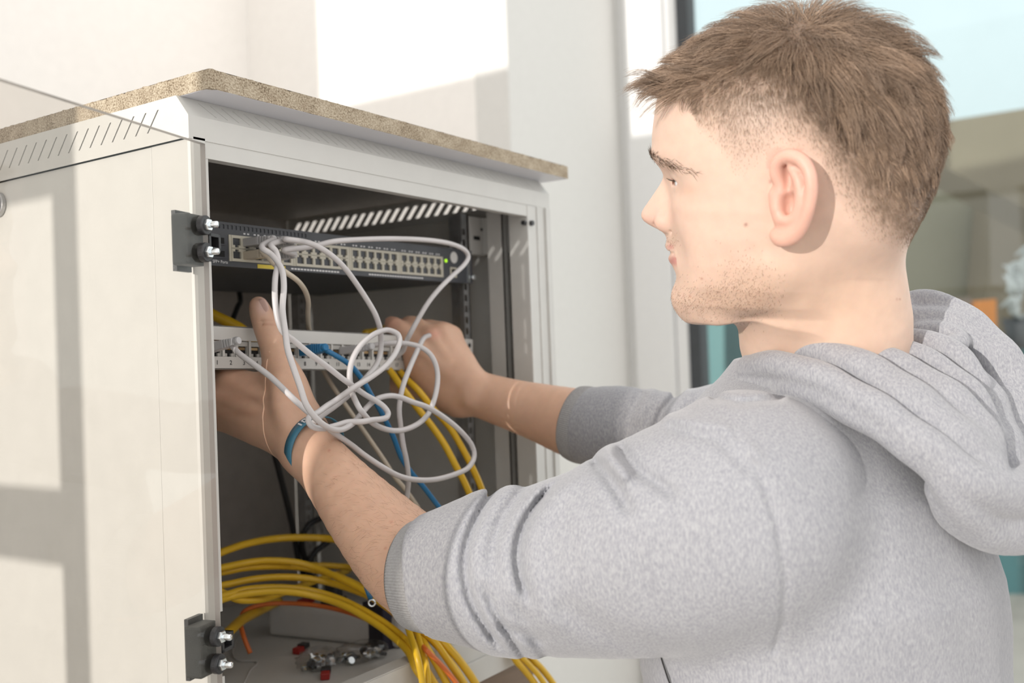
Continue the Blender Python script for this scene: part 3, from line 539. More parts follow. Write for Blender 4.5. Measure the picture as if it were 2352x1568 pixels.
def bag(label, px, py, sx, sy, sz, seed, rot):
    r = np.random.default_rng(seed); c = onZ(px, py, ZF); t = thing('plastic_bag', label, 'bag', c, 'clear bags of rack screws')
    bm = bmesh.new(); bmesh.ops.create_icosphere(bm, subdivisions=4, radius=1); mb = MB(); V = np.array([v.co[:] for v in bm.verts]); ph = r.uniform(0, 6, (6, 3)); fr = r.uniform(3, 8, (6, 3))
    k = sum(np.abs(np.sin(V@fr[i]+ph[i, 0]))*.09 for i in range(6)); V = V*(1+.25-k[:, None]); V = np.sign(V)*np.abs(V)**.8
    Rm = np.array([[math.cos(rot), -math.sin(rot), 0], [math.sin(rot), math.cos(rot), 0], [0, 0, 1]]); Wd = (V*np.array([sx, sy, sz]))@Rm.T; Wd[:, 2] = np.maximum(Wd[:, 2]+sz*.95, .0002); Wd = Wd+c
    mb.add(Wd, [tuple(v.index for v in f.verts) for f in bm.faces]); bm.free(); part('film', mb, 'bag', t, smooth=True)
    for i in range(16):
        p = c+Rm@np.array([r.uniform(-.62, .62)*sx, r.uniform(-.6, .6)*sy, r.uniform(.004, sz*.7)]); a = r.normal(0, 1, 3); a /= np.linalg.norm(a); a[2] *= .4
        s_ = MB(); s_.tube([p, p+a*.003, p+a*.0031, p+a*.013], [.0042, .0042, .0023, .0022], 10); part('screw', s_, 'chrome' if r.random() < .6 else 'darkmetal', t)
    return t
bag('clear bag of screws nearer the lower hinge', 732, 1532, .034, .026, .011, 3, .5)
bag('clear bag of screws nearer the cabinet rail', 830, 1515, .036, .026, .011, 5, -.2)
def redclip(label, px, py, rot):
    c = onZ(px, py, ZF); t = thing('red_clip', label, 'clip', c, 'red plastic clips'); u_ = np.array([math.cos(rot), math.sin(rot), 0]); v_ = np.array([-u_[1], u_[0], 0])
    part('clip_body', MB().obox(c+np.array([0, 0, .004]), (u_, v_, ex), (.010, .005, .0038)), 'red', t, bevel=.001); part('clip_insert', MB().obox(c+u_*.007+np.array([0, 0, .0065]), (u_, v_, ex), (.006, .0056, .0030)), 'black', t, bevel=.0008)
redclip('small red clip beside the bag under the power strip', 690, 1498, .2); redclip('red and black clip in front of the screw bags', 748, 1556, .7)
solo('white_string', MB().tube(spline([onZ(*p, ZF+.0012) for p in [(560, 1440), (535, 1490), (545, 1515), (590, 1520), (575, 1540), (560, 1570)]]), .0011, 8), 'white', 'thin white string lying on the cabinet floor', 'string', smooth=True)
# ================================================================== the person (built in metres along the camera axes, then turned into the place)
class Grid:
    def __init__(s, lo, hi, h):
        s.lo = np.array(lo, float); s.h = h; s.n = np.ceil((np.array(hi)-s.lo)/h).astype(int)+1
        s.D = np.full(s.n, .05, np.float32); s.ax = [(s.lo[i]+h*np.arange(s.n[i])).astype(np.float32) for i in range(3)]
    def sub(s, lo, hi):
        a = np.clip(np.floor((np.array(lo)-s.lo)/s.h).astype(int), 0, s.n-1); b = np.clip(np.ceil((np.array(hi)-s.lo)/s.h).astype(int)+1, 0, s.n)
        if np.any(b <= a): return None, None
        sl = tuple(slice(a[i], b[i]) for i in range(3)); X, Y, Z = np.meshgrid(*[s.ax[i][sl[i]] for i in range(3)], indexing='ij', sparse=True); return sl, (X, Y, Z)
    def op(s, fn, lo, hi, k=.0, mode='u', pad=.03):
        sl, P = s.sub(np.array(lo)-pad, np.array(hi)+pad)
        if sl is None: return
        d = fn(*P); D = s.D[sl]
        if mode == 's': d = -d
        if mode == 'u':
            if k <= 0: r = np.minimum(D, d)
            else: h = np.maximum(k-np.abs(D-d), 0)/k; r = np.minimum(D, d)-h*h*k*.25
        else:
            if k <= 0: r = np.maximum(D, d)
            else: h = np.maximum(k-np.abs(D-d), 0)/k; r = np.maximum(D, d)+h*h*k*.25
        s.D[sl] = r
    def cone(s, a, b, ra, rb, k=.01, mode='u', pad=None):
        a, b = np.array(a, float), np.array(b, float); ba = b-a; L = float(ba@ba)+1e-12; rm = max(ra, rb)
        def fn(X, Y, Z):
            px, py, pz = X-a[0], Y-a[1], Z-a[2]; t = np.clip((px*ba[0]+py*ba[1]+pz*ba[2])/L, 0, 1)
            return np.sqrt((px-t*ba[0])**2+(py-t*ba[1])**2+(pz-t*ba[2])**2)-(ra+t*(rb-ra))
        s.op(fn, np.minimum(a, b)-rm, np.maximum(a, b)+rm, k, mode, pad=pad or max(k, .008)+.004)
    def chain(s, pts, k=.01, mode='u', n=0):
        P = np.array(pts, float)
        if n: P = spline(P, n)
        R_ = P[:, 3].max(); pad = max(k, .008)+.004; lo = P[:, :3].min(0)-R_-pad; hi = P[:, :3].max(0)+R_+pad; sl, _ = s.sub(lo, hi)
        if sl is None: return
        T = Grid.__new__(Grid); T.h = s.h; T.lo = np.array([s.ax[i][sl[i].start] for i in range(3)], float); T.ax = [s.ax[i][sl[i]] for i in range(3)]; T.n = np.array([len(q) for q in T.ax]); T.D = np.full(T.n, .06, np.float32)
        for i in range(len(P)-1): T.cone(P[i, :3], P[i+1, :3], P[i, 3], P[i+1, 3], 0, 'u', pad)
        D = s.D[sl]; d = T.D if mode == 'u' else -T.D
        if mode == 'u':
            h = np.maximum(k-np.abs(D-d), 0)/max(k, 1e-9); s.D[sl] = np.minimum(D, d)-h*h*k*.25
        else:
            h = np.maximum(k-np.abs(D-d), 0)/max(k, 1e-9); s.D[sl] = np.maximum(D, d)+h*h*k*.25
    def ell(s, c, r, A=None, k=.01, mode='u'):
        c, r = np.array(c, float), np.array(r, float); A = np.eye(3) if A is None else np.array(A); rm = r.max()
        def fn(X, Y, Z):
            px, py, pz = X-c[0], Y-c[1], Z-c[2]; q = [(px*A[i][0]+py*A[i][1]+pz*A[i][2]) for i in range(3)]
            k0 = np.sqrt(sum((q[i]/r[i])**2 for i in range(3))); k1 = np.sqrt(sum((q[i]/r[i]**2)**2 for i in range(3)))+1e-9; return k0*(k0-1)/k1
        s.op(fn, c-rm, c+rm, k, mode, pad=max(k, .008)+.004)
    def mesh(s):
        D = s.D; S = D < 0; n = D.shape
        cnt = np.zeros(tuple(np.array(n)-1), np.int8)
        for i in (0, 1):
            for j in (0, 1):
                for k in (0, 1): cnt += S[i:n[0]-1+i, j:n[1]-1+j, k:n[2]-1+k]
        act = (cnt > 0) & (cnt < 8); idx = -np.ones(act.shape, np.int64); cells = np.argwhere(act); idx[act] = np.arange(len(cells))
        acc = np.zeros((len(cells), 3)); num = np.zeros(len(cells)); I, J, K = cells.T
        for ax in range(3):
            for u in (0, 1):
                for v in (0, 1):
                    o = [0, 0, 0]; oth = [q for q in range(3) if q != ax]; o[oth[0]] = u; o[oth[1]] = v; e = list(o); e[ax] = 1
                    d0 = D[I+o[0], J+o[1], K+o[2]]; d1 = D[I+e[0], J+e[1], K+e[2]]; m = (d0 < 0) != (d1 < 0); t = d0/(d0-d1+1e-12)
                    p = np.array(o, float)[None].repeat(len(cells), 0); p[:, ax] = t; acc[m] += p[m]; num[m] += 1
        V = s.lo+s.h*(cells+acc/np.maximum(num, 1)[:, None]); F = []
        for ax in range(3):
            oth = [q for q in range(3) if q != ax]; sl0 = [slice(None)]*3; sl1 = [slice(None)]*3; sl0[ax] = slice(0, n[ax]-1); sl1[ax] = slice(1, n[ax])
            a, b = S[tuple(sl0)], S[tuple(sl1)]; ch = np.argwhere(a != b)
            ok = (ch[:, oth[0]] > 0) & (ch[:, oth[1]] > 0) & (ch[:, oth[0]] < n[oth[0]]-1) & (ch[:, oth[1]] < n[oth[1]]-1); ch = ch[ok]
            def cell(du, dv): q = ch.copy(); q[:, oth[0]] -= du; q[:, oth[1]] -= dv; return idx[q[:, 0], q[:, 1], q[:, 2]]
            q = np.stack([cell(0, 0), cell(1, 0), cell(1, 1), cell(0, 1)], 1); fl = a[tuple(ch.T)]; fl = fl if ax != 1 else ~fl
            q[fl] = q[fl][:, ::-1]; F.append(q)
        F = np.concatenate(F); F = F[(F >= 0).all(1)]; return V, F
def relax(V, F, it=2, lam=.5):
    E = np.concatenate([F[:, [0, 1]], F[:, [1, 2]], F[:, [2, 3]], F[:, [3, 0]]]); E = np.concatenate([E, E[:, ::-1]])
    deg = np.bincount(E[:, 0], minlength=len(V))[:, None]
    for i in range(it):
        for l in (lam, -lam*1.03):
            A = np.stack([np.bincount(E[:, 0], weights=V[E[:, 1], k], minlength=len(V)) for k in range(3)], 1)/np.maximum(deg, 1); V = V+l*(A-V)
    return V
def vnormals(V, F):
    n = np.cross(V[F[:, 2]]-V[F[:, 0]], V[F[:, 3]]-V[F[:, 1]]); N = np.zeros_like(V)
    for k in range(4): np.add.at(N, F[:, k], n)
    return N/(np.linalg.norm(N, axis=1)[:, None]+1e-12)
def pix(V): return np.stack([W/2+FPX*V[:, 0]/V[:, 2], H/2-FPX*V[:, 1]/V[:, 2]], 1)
def mesh_obj(name, V, F, mat, parent, cols=None, smooth=True, label=None):
    me = bpy.data.meshes.new(name); Wv = c2w(V)-ORG[parent.name]
    nf, k = F.shape; me.vertices.add(len(V)); me.vertices.foreach_set('co', Wv.astype(np.float32).ravel())
    me.loops.add(nf*k); me.loops.foreach_set('vertex_index', F.astype(np.int32).ravel()); me.polygons.add(nf)
    me.polygons.foreach_set('loop_start', np.arange(0, nf*k, k, dtype=np.int32)); me.polygons.foreach_set('loop_total', np.full(nf, k, np.int32))
    me.polygons.foreach_set('use_smooth', np.full(nf, smooth)); me.update(calc_edges=True); me.validate()
    if cols is not None:
        at = me.color_attributes.new('tone', 'FLOAT_COLOR', 'POINT'); c4 = np.ones((len(V), 4), np.float32); c4[:, :3] = cols; at.data.foreach_set('color', c4.ravel())
    me.materials.append(mat); o = bpy.data.objects.new(name, me); COL.objects.link(o); o.parent = parent; ORG[o.name] = ORG[parent.name]
    if label: o['label'] = label
    return o
person = thing('person', 'person in a grey hooded sweatshirt holding the patch panel', 'person', (dep(1880, 1400, .92)[0], dep(1880, 1400, .92)[1], 0))
# ------------------------------------------------------------------ head frame
HD = .81; hc = cc(1830, 380, HD); hv = hc/np.linalg.norm(hc)
ha = np.array([1., 0, 0]); ha -= (ha@hv)*hv; ha /= np.linalg.norm(ha); hb = np.array([0, 1., 0]); hb -= (hb@hv)*hv+(hb@ha)*ha; hb /= np.linalg.norm(hb)
psi = math.radians(6); hx = -ha*math.cos(psi)+hv*math.sin(psi); hy = -hv*math.cos(psi)-ha*math.sin(psi); hz = hb; HA = np.array([hx, hy, hz])
def h2c(p): p = np.asarray(p, float); return hc+p[..., 0:1]*hx+p[..., 1:2]*hy+p[..., 2:3]*hz
def c2h(P): Q = P-hc; return np.stack([Q@hx, Q@hy, Q@hz], -1)
def hp(px, py, y=0.):
    r = cc(px, py, 1.); t = (y+hc@hy)/(r@hy); q = r*t-hc; return np.array([q@hx, y, q@hz])
def prof(L): q = np.array([hp(a, b)[[2, 0]] for a, b in L]); return q[np.argsort(q[:, 0])]
PF = prof([(1523, 200), (1519, 235), (1512, 280), (1506, 320), (1504, 350), (1511, 372), (1527, 388), (1530, 400), (1521, 416), (1506, 438), (1491, 460), (1477, 480), (1471, 493), (1476, 506), (1492, 517), (1518, 529), (1530, 539), (1533, 552), (1534, 566), (1543, 579), (1549, 582), (1544, 590), (1543, 600), (1547, 611), (1556, 624), (1559, 640), (1559, 662), (1564, 684), (1584, 703), (1610, 716)])
PS = prof([(1523, 200), (1520, 235), (1514, 280), (1511, 320), (1514, 350), (1524, 380), (1538, 410), (1548, 450), (1550, 490), (1548, 520), (1549, 550), (1552, 580), (1557, 610), (1562, 640), (1564, 662), (1571, 684), (1590, 703), (1616, 716)])
zt = lambda py: hp(1700, py)[2]
zf = np.linspace(-.16, .11, 400); pf = np.interp(zf, PF[:, 0], PF[:, 1]); psv = np.interp(zf, PS[:, 0], PS[:, 1])
kern = np.exp(-np.linspace(-2, 2, 13)**2); kern /= kern.sum(); sm = lambda a, n=1: a if n == 0 else sm(np.convolve(np.pad(a, 6, 'edge'), kern, 'valid'), n-1)
psv = sm(psv, 4); det = sm(pf, 1)-psv
zw, ww = np.array([(zt(p), w) for p, w in [(180, .060), (230, .066), (300, .0695), (360, .0705), (420, .0715), (480, .0705), (540, .0665), (600, .0605), (650, .053), (690, .041), (716, .024)]]).T; o_ = np.argsort(zw); zw, ww = zw[o_], ww[o_]
zs, ss = np.array([(zt(p), w) for p, w in [(235, .03), (345, .024), (385, .012), (410, .0072), (450, .0090), (480, .0118), (500, .0128), (525, .0115), (540, .011), (560, .019), (585, .019), (612, .018), (640, .021), (665, .023), (700, .022)]]).T; o_ = np.argsort(zs); zs, ss = zs[o_], ss[o_]
def face_det(y, z):
    dd = np.interp(z, zf, det); sg = np.interp(z, zs, ss); ay = np.abs(y); d = dd*np.exp(-(y/sg)**2*.9)
    d = d-.0100*np.exp(-((ay-.033)/.014)**2-((z-zt(414))/.0105)**2)
    d = d+.0040*np.exp(-((ay-.030)/.020)**2-((z-zt(362))/.0075)**2)
    d = d-.0045*np.exp(-((ay-.034)/.013)**2-((z-zt(575))/.018)**2)
    d = d+.0030*np.exp(-((ay-.042)/.016)**2-((z-zt(470))/.016)**2)
    return d
def face_x(y, z):
    xs = np.interp(z, zf, psv); w = np.interp(z, zw, ww); xc = np.interp(z, [zt(716), zt(640), zt(500), zt(250)], [.040, .030, .012, .012]); return xc+(xs-xc)*(1-(abs(y)/w)**2.25)**(1/2.25)+face_det(y, z)
def face_fn(X, Y, Z):
    qx, qy, qz = X-hc[0], Y-hc[1], Z-hc[2]
    x = qx*hx[0]+qy*hx[1]+qz*hx[2]; y = qx*hy[0]+qy*hy[1]+qz*hy[2]; z = qx*hz[0]+qy*hz[1]+qz*hz[2]
    xs = np.interp(z, zf, psv); w = np.interp(z, zw, ww); ay = np.abs(y); d = face_det(y, z)
    xc = np.interp(z, [zt(716), zt(640), zt(500), zt(250)], [.040, .030, .012, .012]); a = xs-xc
    dx = x-d*np.clip((x-xc)/.03, 0, 1)-xc
    n = 2.25; ab = np.where(dx > 0, a, .062); g = ((np.abs(dx)/ab)**n+(ay/w)**n)**(1/n)+1e-6
    r = np.sqrt(dx*dx+y*y); dd2 = r*(1-1/g)*.85
    zlo, zhi = zt(717), zt(215)
    return np.maximum(dd2, np.maximum(zlo-z, z-zhi))
t_ = .0012
gh = Grid(hc+[-.17, -.25, -.14], hc+[.15, .14, .14], .00165)
gh.op(face_fn, hc-.001+[-.16, -.16, -.13], hc+[.13, .09, .13], pad=0)
He = lambda c, r, A=HA, k=.012, m='u': gh.ell(h2c(np.array(c)), r, A, k, m)
cen = hp(1818, 288); He((cen[0], 0, cen[2]), (.1015, .0765, .0845), k=.022)
q = hp(1990, 360); He((q[0], 0, q[2]), (.050, .062, .062), k=.03)
q = hp(1940, 470); He((q[0], 0, q[2]), (.052, .056, .055), k=.03)
q = hp(1640, 690); He((q[0], 0, q[2]-.002), (.030, .026, .012), k=.02)      # under the chin
# neck
gh.chain([(*cc(1900, 520, .835), .058), (*cc(1912, 640, .845), .0585), (*cc(1925, 740, .86), .0605), (*cc(1925, 850, .88), .062)], k=.022)
gh.chain([(*cc(1830, 590, .795), .016), (*cc(1800, 720, .83), .014), (*cc(1775, 790, .862), .012)], k=.03)     # neck muscle
gh.chain([(*cc(1800, 690, .855), .030), (*cc(1795, 785, .885), .034)], k=.03)
# jaw line
for sgn in (1, -1):
    J = [hp(1795, 610), hp(1740, 665), hp(1660, 700), hp(1600, 700)]; yy = [.053, .047, .033, .012]
    gh.chain([(*h2c(np.array([p[0], sgn*(y-.009), p[2]+.002])), r) for p, y, r in zip(J, yy, (.013, .011, .010, .010))], k=.02)
# nose wings and nostrils, lips
for sgn in (1, -1):
    q = hp(1534, 509, .0125); gh.ell(h2c(np.array([q[0], sgn*.0120, q[2]])), (.0120, .0075, .0095), HA, .004)
    gh.chain([(*h2c(np.array([hp(a_, b_, y_)[0], sgn*y_, hp(a_, b_, y_)[2]])), .0011) for a_, b_, y_ in ((1543, 478, .0165), (1556, 498, .0195), (1557, 518, .0195), (1543, 532, .0165))], k=.003, mode='s', n=3)
    q = hp(1510, 521, .008); gh.ell(h2c(np.array([q[0], sgn*.0078, q[2]])), (.0062, .0034, .0038), HA, .002, 's')
    q = hp(1583, 417, .030); ec = np.array([q[0], sgn*.0300, q[2]])
    if sgn > 0: EYE = ec
    gh.ell(h2c(ec), (.0128,)*3, HA, .004)
    gh.cone(h2c(ec+[.0125, .0065*sgn, -.0008]), h2c(ec+[.0080, .0110*sgn, -.0008]), .0036, .0020, .001, 's'); gh.cone(h2c(ec+[.0125, .0065*sgn, -.0008]), h2c(ec+[.0130, -.009*sgn, .0]), .0036, .0026, .001, 's')
    # upper eyelid fold
    gh.chain([(*h2c(ec+np.array(o)*[1, sgn, 1]), r) for o, r in (((.0100, -.010, .0020), .0022), ((.0115, .0, .0050), .0026), ((.0085, .008, .0042), .0026), ((.002, .0125, .0), .002))], k=.004)
for z0, z1, rr in ((568, 573, .0027), (598, 594, .0042)):
    L = []
    for y in np.linspace(-.0225, .0225, 11):
        u = (y/.0225)**2; z = zt(z0+(z1-z0)*0)*(1-u)+zt(582)*u; r = rr*(1-.62*u); L.append((*h2c(np.array([face_x(y, z)-r*.35, y, z])), r))
    gh.chain(L, k=.0030)
L = []
for y in np.linspace(-.0235, .0235, 11): z = zt(582); L.append((*h2c(np.array([face_x(y, z)+.0012, y, z])), .0011))
gh.chain(L, k=.0015, mode='s')
# ears
for sgn in (1, -1):
    E = lambda px, py, y: h2c(hp(px, py, y)*[1, sgn, 1]) if sgn > 0 else h2c(np.array([hp(px, py, y)[0], -y, hp(px, py, y)[2]]))
    gh.chain([(*E(1816, 400, .080), .0075), (*E(1822, 450, .079), .0085), (*E(1810, 510, .075), .0085), (*E(1796, 540, .073), .006)], k=.008)
    Ax = np.array([hx*.9+hy*-.43*sgn, hx*.43+hy*.9*sgn, hz]); Ax /= np.linalg.norm(Ax, axis=1)[:, None]
    gh.ell(E(1822, 450, .0855), (.0165, .0036, .034), Ax, .004)
    gh.ell(E(1804, 476, .0890), (.0085, .0110, .0122), Ax, .003, 's')
    gh.ell(E(1803, 404, .0890), (.0042, .0085, .0140), Ax, .003, 's'); gh.ell(E(1845, 430, .0965), (.0028, .0040, .0200), Ax, .003, 's')
    gh.chain([(*E(px, py, y), r) for px, py, y, r in [(1797, 438, .082, .003), (1783, 408, .0835, .0043), (1783, 380, .0855, .0047), (1797, 362, .088, .0050), (1818, 358, .091, .0052), (1842, 369, .0945, .0052), (1858, 393, .097, .0050), (1864, 428, .098, .0048), (1860, 466, .0965, .0046), (1850, 500, .0935, .0046), (1834, 527, .089, .0052), (1812, 545, .084, .0062), (1793, 549, .080, .006), (1782, 540, .077, .005)]], k=.0035, n=4)
    gh.chain([(*E(px, py, y), r) for px, py, y, r in [(1817, 385, .0885, .0034), (1834, 415, .0915, .0040), (1838, 455, .0920, .0042), (1829, 492, .0895, .0040), (1812, 505, .0865, .0040), (1797, 503, .0835, .0036)]], k=.003, n=4)
    gh.chain([(*E(1783, 448, .0795), .0055), (*E(1785, 478, .0800), .0050), (*E(1790, 500, .079), .004)], k=.005)
Vh, Fh = gh.mesh(); Vh = relax(Vh, Fh, 2)
# ------------------------------------------------------------------ arms and hands
P4 = lambda px, py, D, r: (*cc(px, py, D), r)
ga = Grid(cc(440, 1420, 1.06)*[1, 1, 0]+[-.02, -.09, .77], cc(1100, 650, 1.08)*[1, 1, 0]+[.06, .02, 1.13], .0019)
ga.chain([P4(688, 1000, .985, .0265), P4(722, 1042, .968, .0268), P4(770, 1100, .95, .0295), P4(850, 1195, .925, .0375), P4(950, 1296, .893, .0450), P4(1050, 1345, .868, .0465)], k=.016, n=4)
ga.chain([P4(668, 985, .985, .020), P4(700, 1030, .972, .021)], k=.02)
# left palm
for (mx, my, mD, r0, r1) in ((528, 880, 1.003, .0185, .0135), (508, 905, 1.003, .0180, .0135), (502, 934, 1.012, .0180, .0130), (506, 960, 1.024, .0185, .0125)):
    ga.chain([P4(690, 1000, .988, .0195), P4((690+mx)/2, (1000+my)/2, (.988+mD)/2, r0), P4(mx, my, mD, r1)], k=.014)
for L in ([(528, 880, 1.003, .0125), (478, 842, 1.036, .0105), (482, 800, 1.062, .0095), (515, 778, 1.066, .0085)], [(508, 905, 1.003, .0125), (455, 868, 1.042, .0105), (462, 818, 1.075, .0095), (500, 795, 1.078, .0085)],
          [(502, 934, 1.012, .012), (455, 895, 1.052, .010), (468, 845, 1.085, .009), (505, 822, 1.086, .0082)], [(506, 960, 1.024, .0115), (470, 925, 1.062, .009), (482, 880, 1.09, .008), (512, 858, 1.092, .0075)]):
    ga.chain([P4(*p) for p in L], k=.005, n=3)
ga.chain([P4(678, 945, .985, .0225), P4(668, 915, .983, .0205), P4(648, 858, .985, .0180), P4(629, 803, .992, .0132), P4(621, 780, .994, .0126), P4(611, 750, .997, .0126), P4(600, 720, .999, .0114), P4(594, 702, 1.000, .0094)], k=.012, n=3)
ga.chain([P4(655, 895, .992, .015), P4(590, 890, 1.0, .0135), P4(530, 885, 1.003, .012)], k=.02)
for L in ([(655, 945, .966, .0036), (600, 912, .976, .0036), (560, 893, .984, .0034), (520, 872, .990, .0032)], [(650, 972, .967, .0036), (590, 945, .977, .0036), (545, 925, .985, .0034), (500, 905, .990, .0032)], [(655, 995, .969, .0034), (595, 975, .980, .0034), (545, 955, .990, .0032), (500, 940, .997, .003)]):
    ga.chain([P4(*p) for p in L], k=.010, n=3)
ga.chain([P4(690, 1010, .958, .0045), P4(655, 965, .961, .0050), P4(640, 925, .963, .0045), P4(638, 880, .967, .004)], k=.012, n=3)
for x_, y_, d_ in ((524, 880, .992), (505, 908, .993)): ga.ell(cc(x_, y_, d_), (.008, .008, .006), None, .008)
for y0_, w_ in ((744, .0105), (735, .009)): ga.chain([P4(600, y0_+4, .9865, .0007), P4(612, y0_, .9850, .0007), P4(626, y0_+2, .9870, .0007)], k=.002, mode='s')
nl = cc(603, 702, .9918); ga.ell(nl, (.0060, .0078, .0022), np.array([[.88, .47, 0], [-.45, .85, .1], [-.1, -.1, .98]]), .0012)
Va, Fa = ga.mesh(); Va = relax(Va, Fa, 2)
gr = Grid([-.155, -.145, 1.07], [.185, .045, 1.33], .0021)
gr.chain([P4(1068, 892, 1.222, .0275), P4(1110, 908, 1.216, .0280), P4(1180, 930, 1.203, .0310), P4(1250, 950, 1.19, .0355), P4(1330, 974, 1.17, .0415), P4(1440, 1000, 1.14, .0440)], k=.016, n=4)
gr.ell(cc(1078, 862, 1.20), (.010, .010, .010), None, .02)
for (mx, my, mD, r1) in ((960, 802, 1.197, .0150), (988, 778, 1.203, .0150), (1016, 768, 1.214, .0145), (1036, 774, 1.230, .0135)):
    gr.chain([P4(1066, 893, 1.222, .0215), P4((1066+mx)/2, (893+my)/2, (1.218+mD)/2-.004, .0195), P4(mx, my, mD, r1)], k=.014)
for L in ([(960, 802, 1.197, .0145), (930, 768, 1.204, .0128), (900, 747, 1.216, .0112), (896, 765, 1.262, .0095), (905, 800, 1.275, .0085)], [(988, 778, 1.203, .0140), (958, 752, 1.215, .0125), (936, 748, 1.236, .0112), (940, 772, 1.280, .0095), (948, 806, 1.290, .0085)],
          [(1016, 768, 1.214, .0138), (990, 756, 1.228, .0120), (972, 757, 1.252, .0108), (978, 785, 1.296, .0092), (985, 815, 1.305, .0082)], [(1036, 774, 1.230, .0130), (1020, 765, 1.245, .0108), (1006, 768, 1.268, .0096), (1012, 795, 1.308, .0084), (1018, 820, 1.315, .0075)]):
    gr.chain([P4(*p) for p in L], k=.006, n=3)
gr.chain([P4(1050, 915, 1.222, .0200), P4(1000, 890, 1.215, .0200), P4(968, 850, 1.206, .0185), P4(962, 815, 1.204, .0150)], k=.018, n=3)
gr.chain([P4(1030, 905, 1.228, .0170), P4(960, 888, 1.245, .0145), P4(905, 880, 1.262, .0118), P4(868, 862, 1.268, .0100), P4(845, 842, 1.262, .0085)], k=.012, n=3)
gr.ell(cc(1076, 905, 1.192), (.006, .012, .005), None, .014)
for x_, y_, d_ in ((962, 796, 1.186), (988, 772, 1.192), (1014, 762, 1.202), (1034, 766, 1.218)): gr.ell(cc(x_, y_, d_), (.0075, .0075, .006), None, .008)
for L in ([(1050, 875, 1.198, .0034), (1005, 835, 1.186, .0034), (966, 800, 1.184, .0032)], [(1056, 868, 1.202, .0034), (1022, 820, 1.191, .0034), (992, 778, 1.190, .0032)], [(1062, 866, 1.206, .0034), (1040, 815, 1.199, .0032), (1018, 770, 1.200, .003)]): gr.chain([P4(*p) for p in L], k=.010, n=3)
Vr, Fr = gr.mesh(); Vr = relax(Vr, Fr, 2)
# trunk under the clothes keeps the body in one piece
tF = -np.array([.839, 0, 0])+np.array([0, 0, .545]); tL = np.array([-.545, 0, -.839]); tU = np.array([0, 1., 0]); TA = np.array([tL, tU, tF])
gt = Grid([-.30, -.46, .55], [.60, .08, 1.26], .008)
gt.chain([(*cc(1925, 760, .865), .058), (*cc(1915, 900, .89), .055)], k=.02); gt.ell(cc(1875, 1290, .91), (.155, .115, .10), TA, .03); gt.ell(cc(1870, 1500, .93), (.155, .15, .11), TA, .04)
gt.chain([(*cc(1700, 1210, .785), .050), (*cc(1400, 1270, .82), .046), (*cc(1050, 1345, .866), .044)], k=.03); gt.chain([(*cc(1900, 990, 1.03), .05), (*cc(1600, 985, 1.10), .036), (*cc(1440, 1000, 1.14), .042)], k=.03)
gt.chain([(*cc(1915, 900, .89), .05), (*cc(1890, 1150, .905), .07)], k=.02)
Vt, Ft = gt.mesh()
# ------------------------------------------------------------------ skin tone per point
SK = np.array([.60, .375, .262])
def gs(p, c, s): return np.exp(-(((p-np.array(c))/np.array(s))**2).sum(-1))
ph_ = pix(Vh); hh_ = c2h(Vh); colh = np.tile(np.array([.655, .47, .372]), (len(Vh), 1)); nearside = np.clip((hh_[:, 1]+.01)/.02, 0, 1)
def tint(col, m, c): return col*(1-m[:, None])+np.array(c)*.82*m[:, None]
colh = tint(colh, .45*gs(ph_, (1500, 490), (45, 40)), (.80, .44, .36))
ear = (hh_[:, 1] > .0765) & (np.abs(ph_[:, 0]-1820) < 60) & (np.abs(ph_[:, 1]-455) < 115)
colh = tint(colh, .55*ear*1., (.82, .40, .31)); colh = tint(colh, .35*gs(ph_, (1660, 560), (80, 60)), (.80, .50, .40))
lip = np.maximum(gs(ph_, (1549, 599), (15, 11)), .8*gs(ph_, (1540, 567), (9, 6)))*(np.abs(hh_[:, 1]) < .024); colh = tint(colh, np.clip(lip*1.1, 0, .85), (.62, .27, .24))
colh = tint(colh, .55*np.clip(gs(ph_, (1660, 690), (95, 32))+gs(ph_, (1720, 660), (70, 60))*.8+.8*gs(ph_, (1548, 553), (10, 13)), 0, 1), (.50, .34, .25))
colh = tint(colh, .35*gs(ph_, (1900, 700), (260, 120)), (.80, .52, .34)); colh = tint(colh, .5*gs(ph_, (1580, 435), (26, 14)), (.72, .46, .34))
colh = tint(colh, .85*gs(ph_, (1713, 516), (4.5, 4)), (.35, .16, .12)); colh = tint(colh, .8*gs(ph_, (1769, 417), (3, 4)), (.5, .2, .16))
for x_, y_ in ((2060, 688), (2067, 687), (1745, 690), (1585, 680), (1612, 640)): colh = tint(colh, .7*gs(ph_, (x_, y_), (2.5, 2.5)), (.45, .2, .14))
# hair-covered scalp: how dense the hair is at a point of the head
HL = np.array([(1515, 225), (1545, 240), (1580, 228), (1590, 265), (1606, 300), (1640, 330), (1655, 355), (1690, 410), (1722, 395), (1770, 365), (1800, 345), (1850, 345), (1885, 375), (1905, 440), (1935, 480), (1960, 520), (1990, 545), (2030, 570), (2090, 580), (2300, 560)], float)
def hair_depth(px): return np.interp(px[:, 0], HL[:, 0], HL[:, 1], left=215)-px[:, 1]
HL2 = np.array([(1515, 224), (1560, 246), (1600, 252), (1640, 222), (1700, 208), (1780, 212), (1840, 246), (1900, 305), (1960, 380), (2020, 455), (2080, 510), (2300, 540)], float)
def hair_depth2(px): return np.interp(px[:, 0], HL2[:, 0], HL2[:, 1], left=215)-px[:, 1]
hd2 = hair_depth(ph_); hd3 = hair_depth2(ph_); noear = ~ear; isneck = (hh_[:, 2] < zt(590))
gap = np.clip(hd2/np.maximum(hd2-hd3, 20), 0, 1)*noear*(~isneck)          # 0 at the hairline, 1 where the longer hair starts
colh = tint(colh, .80*gap**.9, (.34, .23, .16)); colh = tint(colh, .85*np.clip(hd3/60, 0, 1)*noear, (.20, .13, .085))
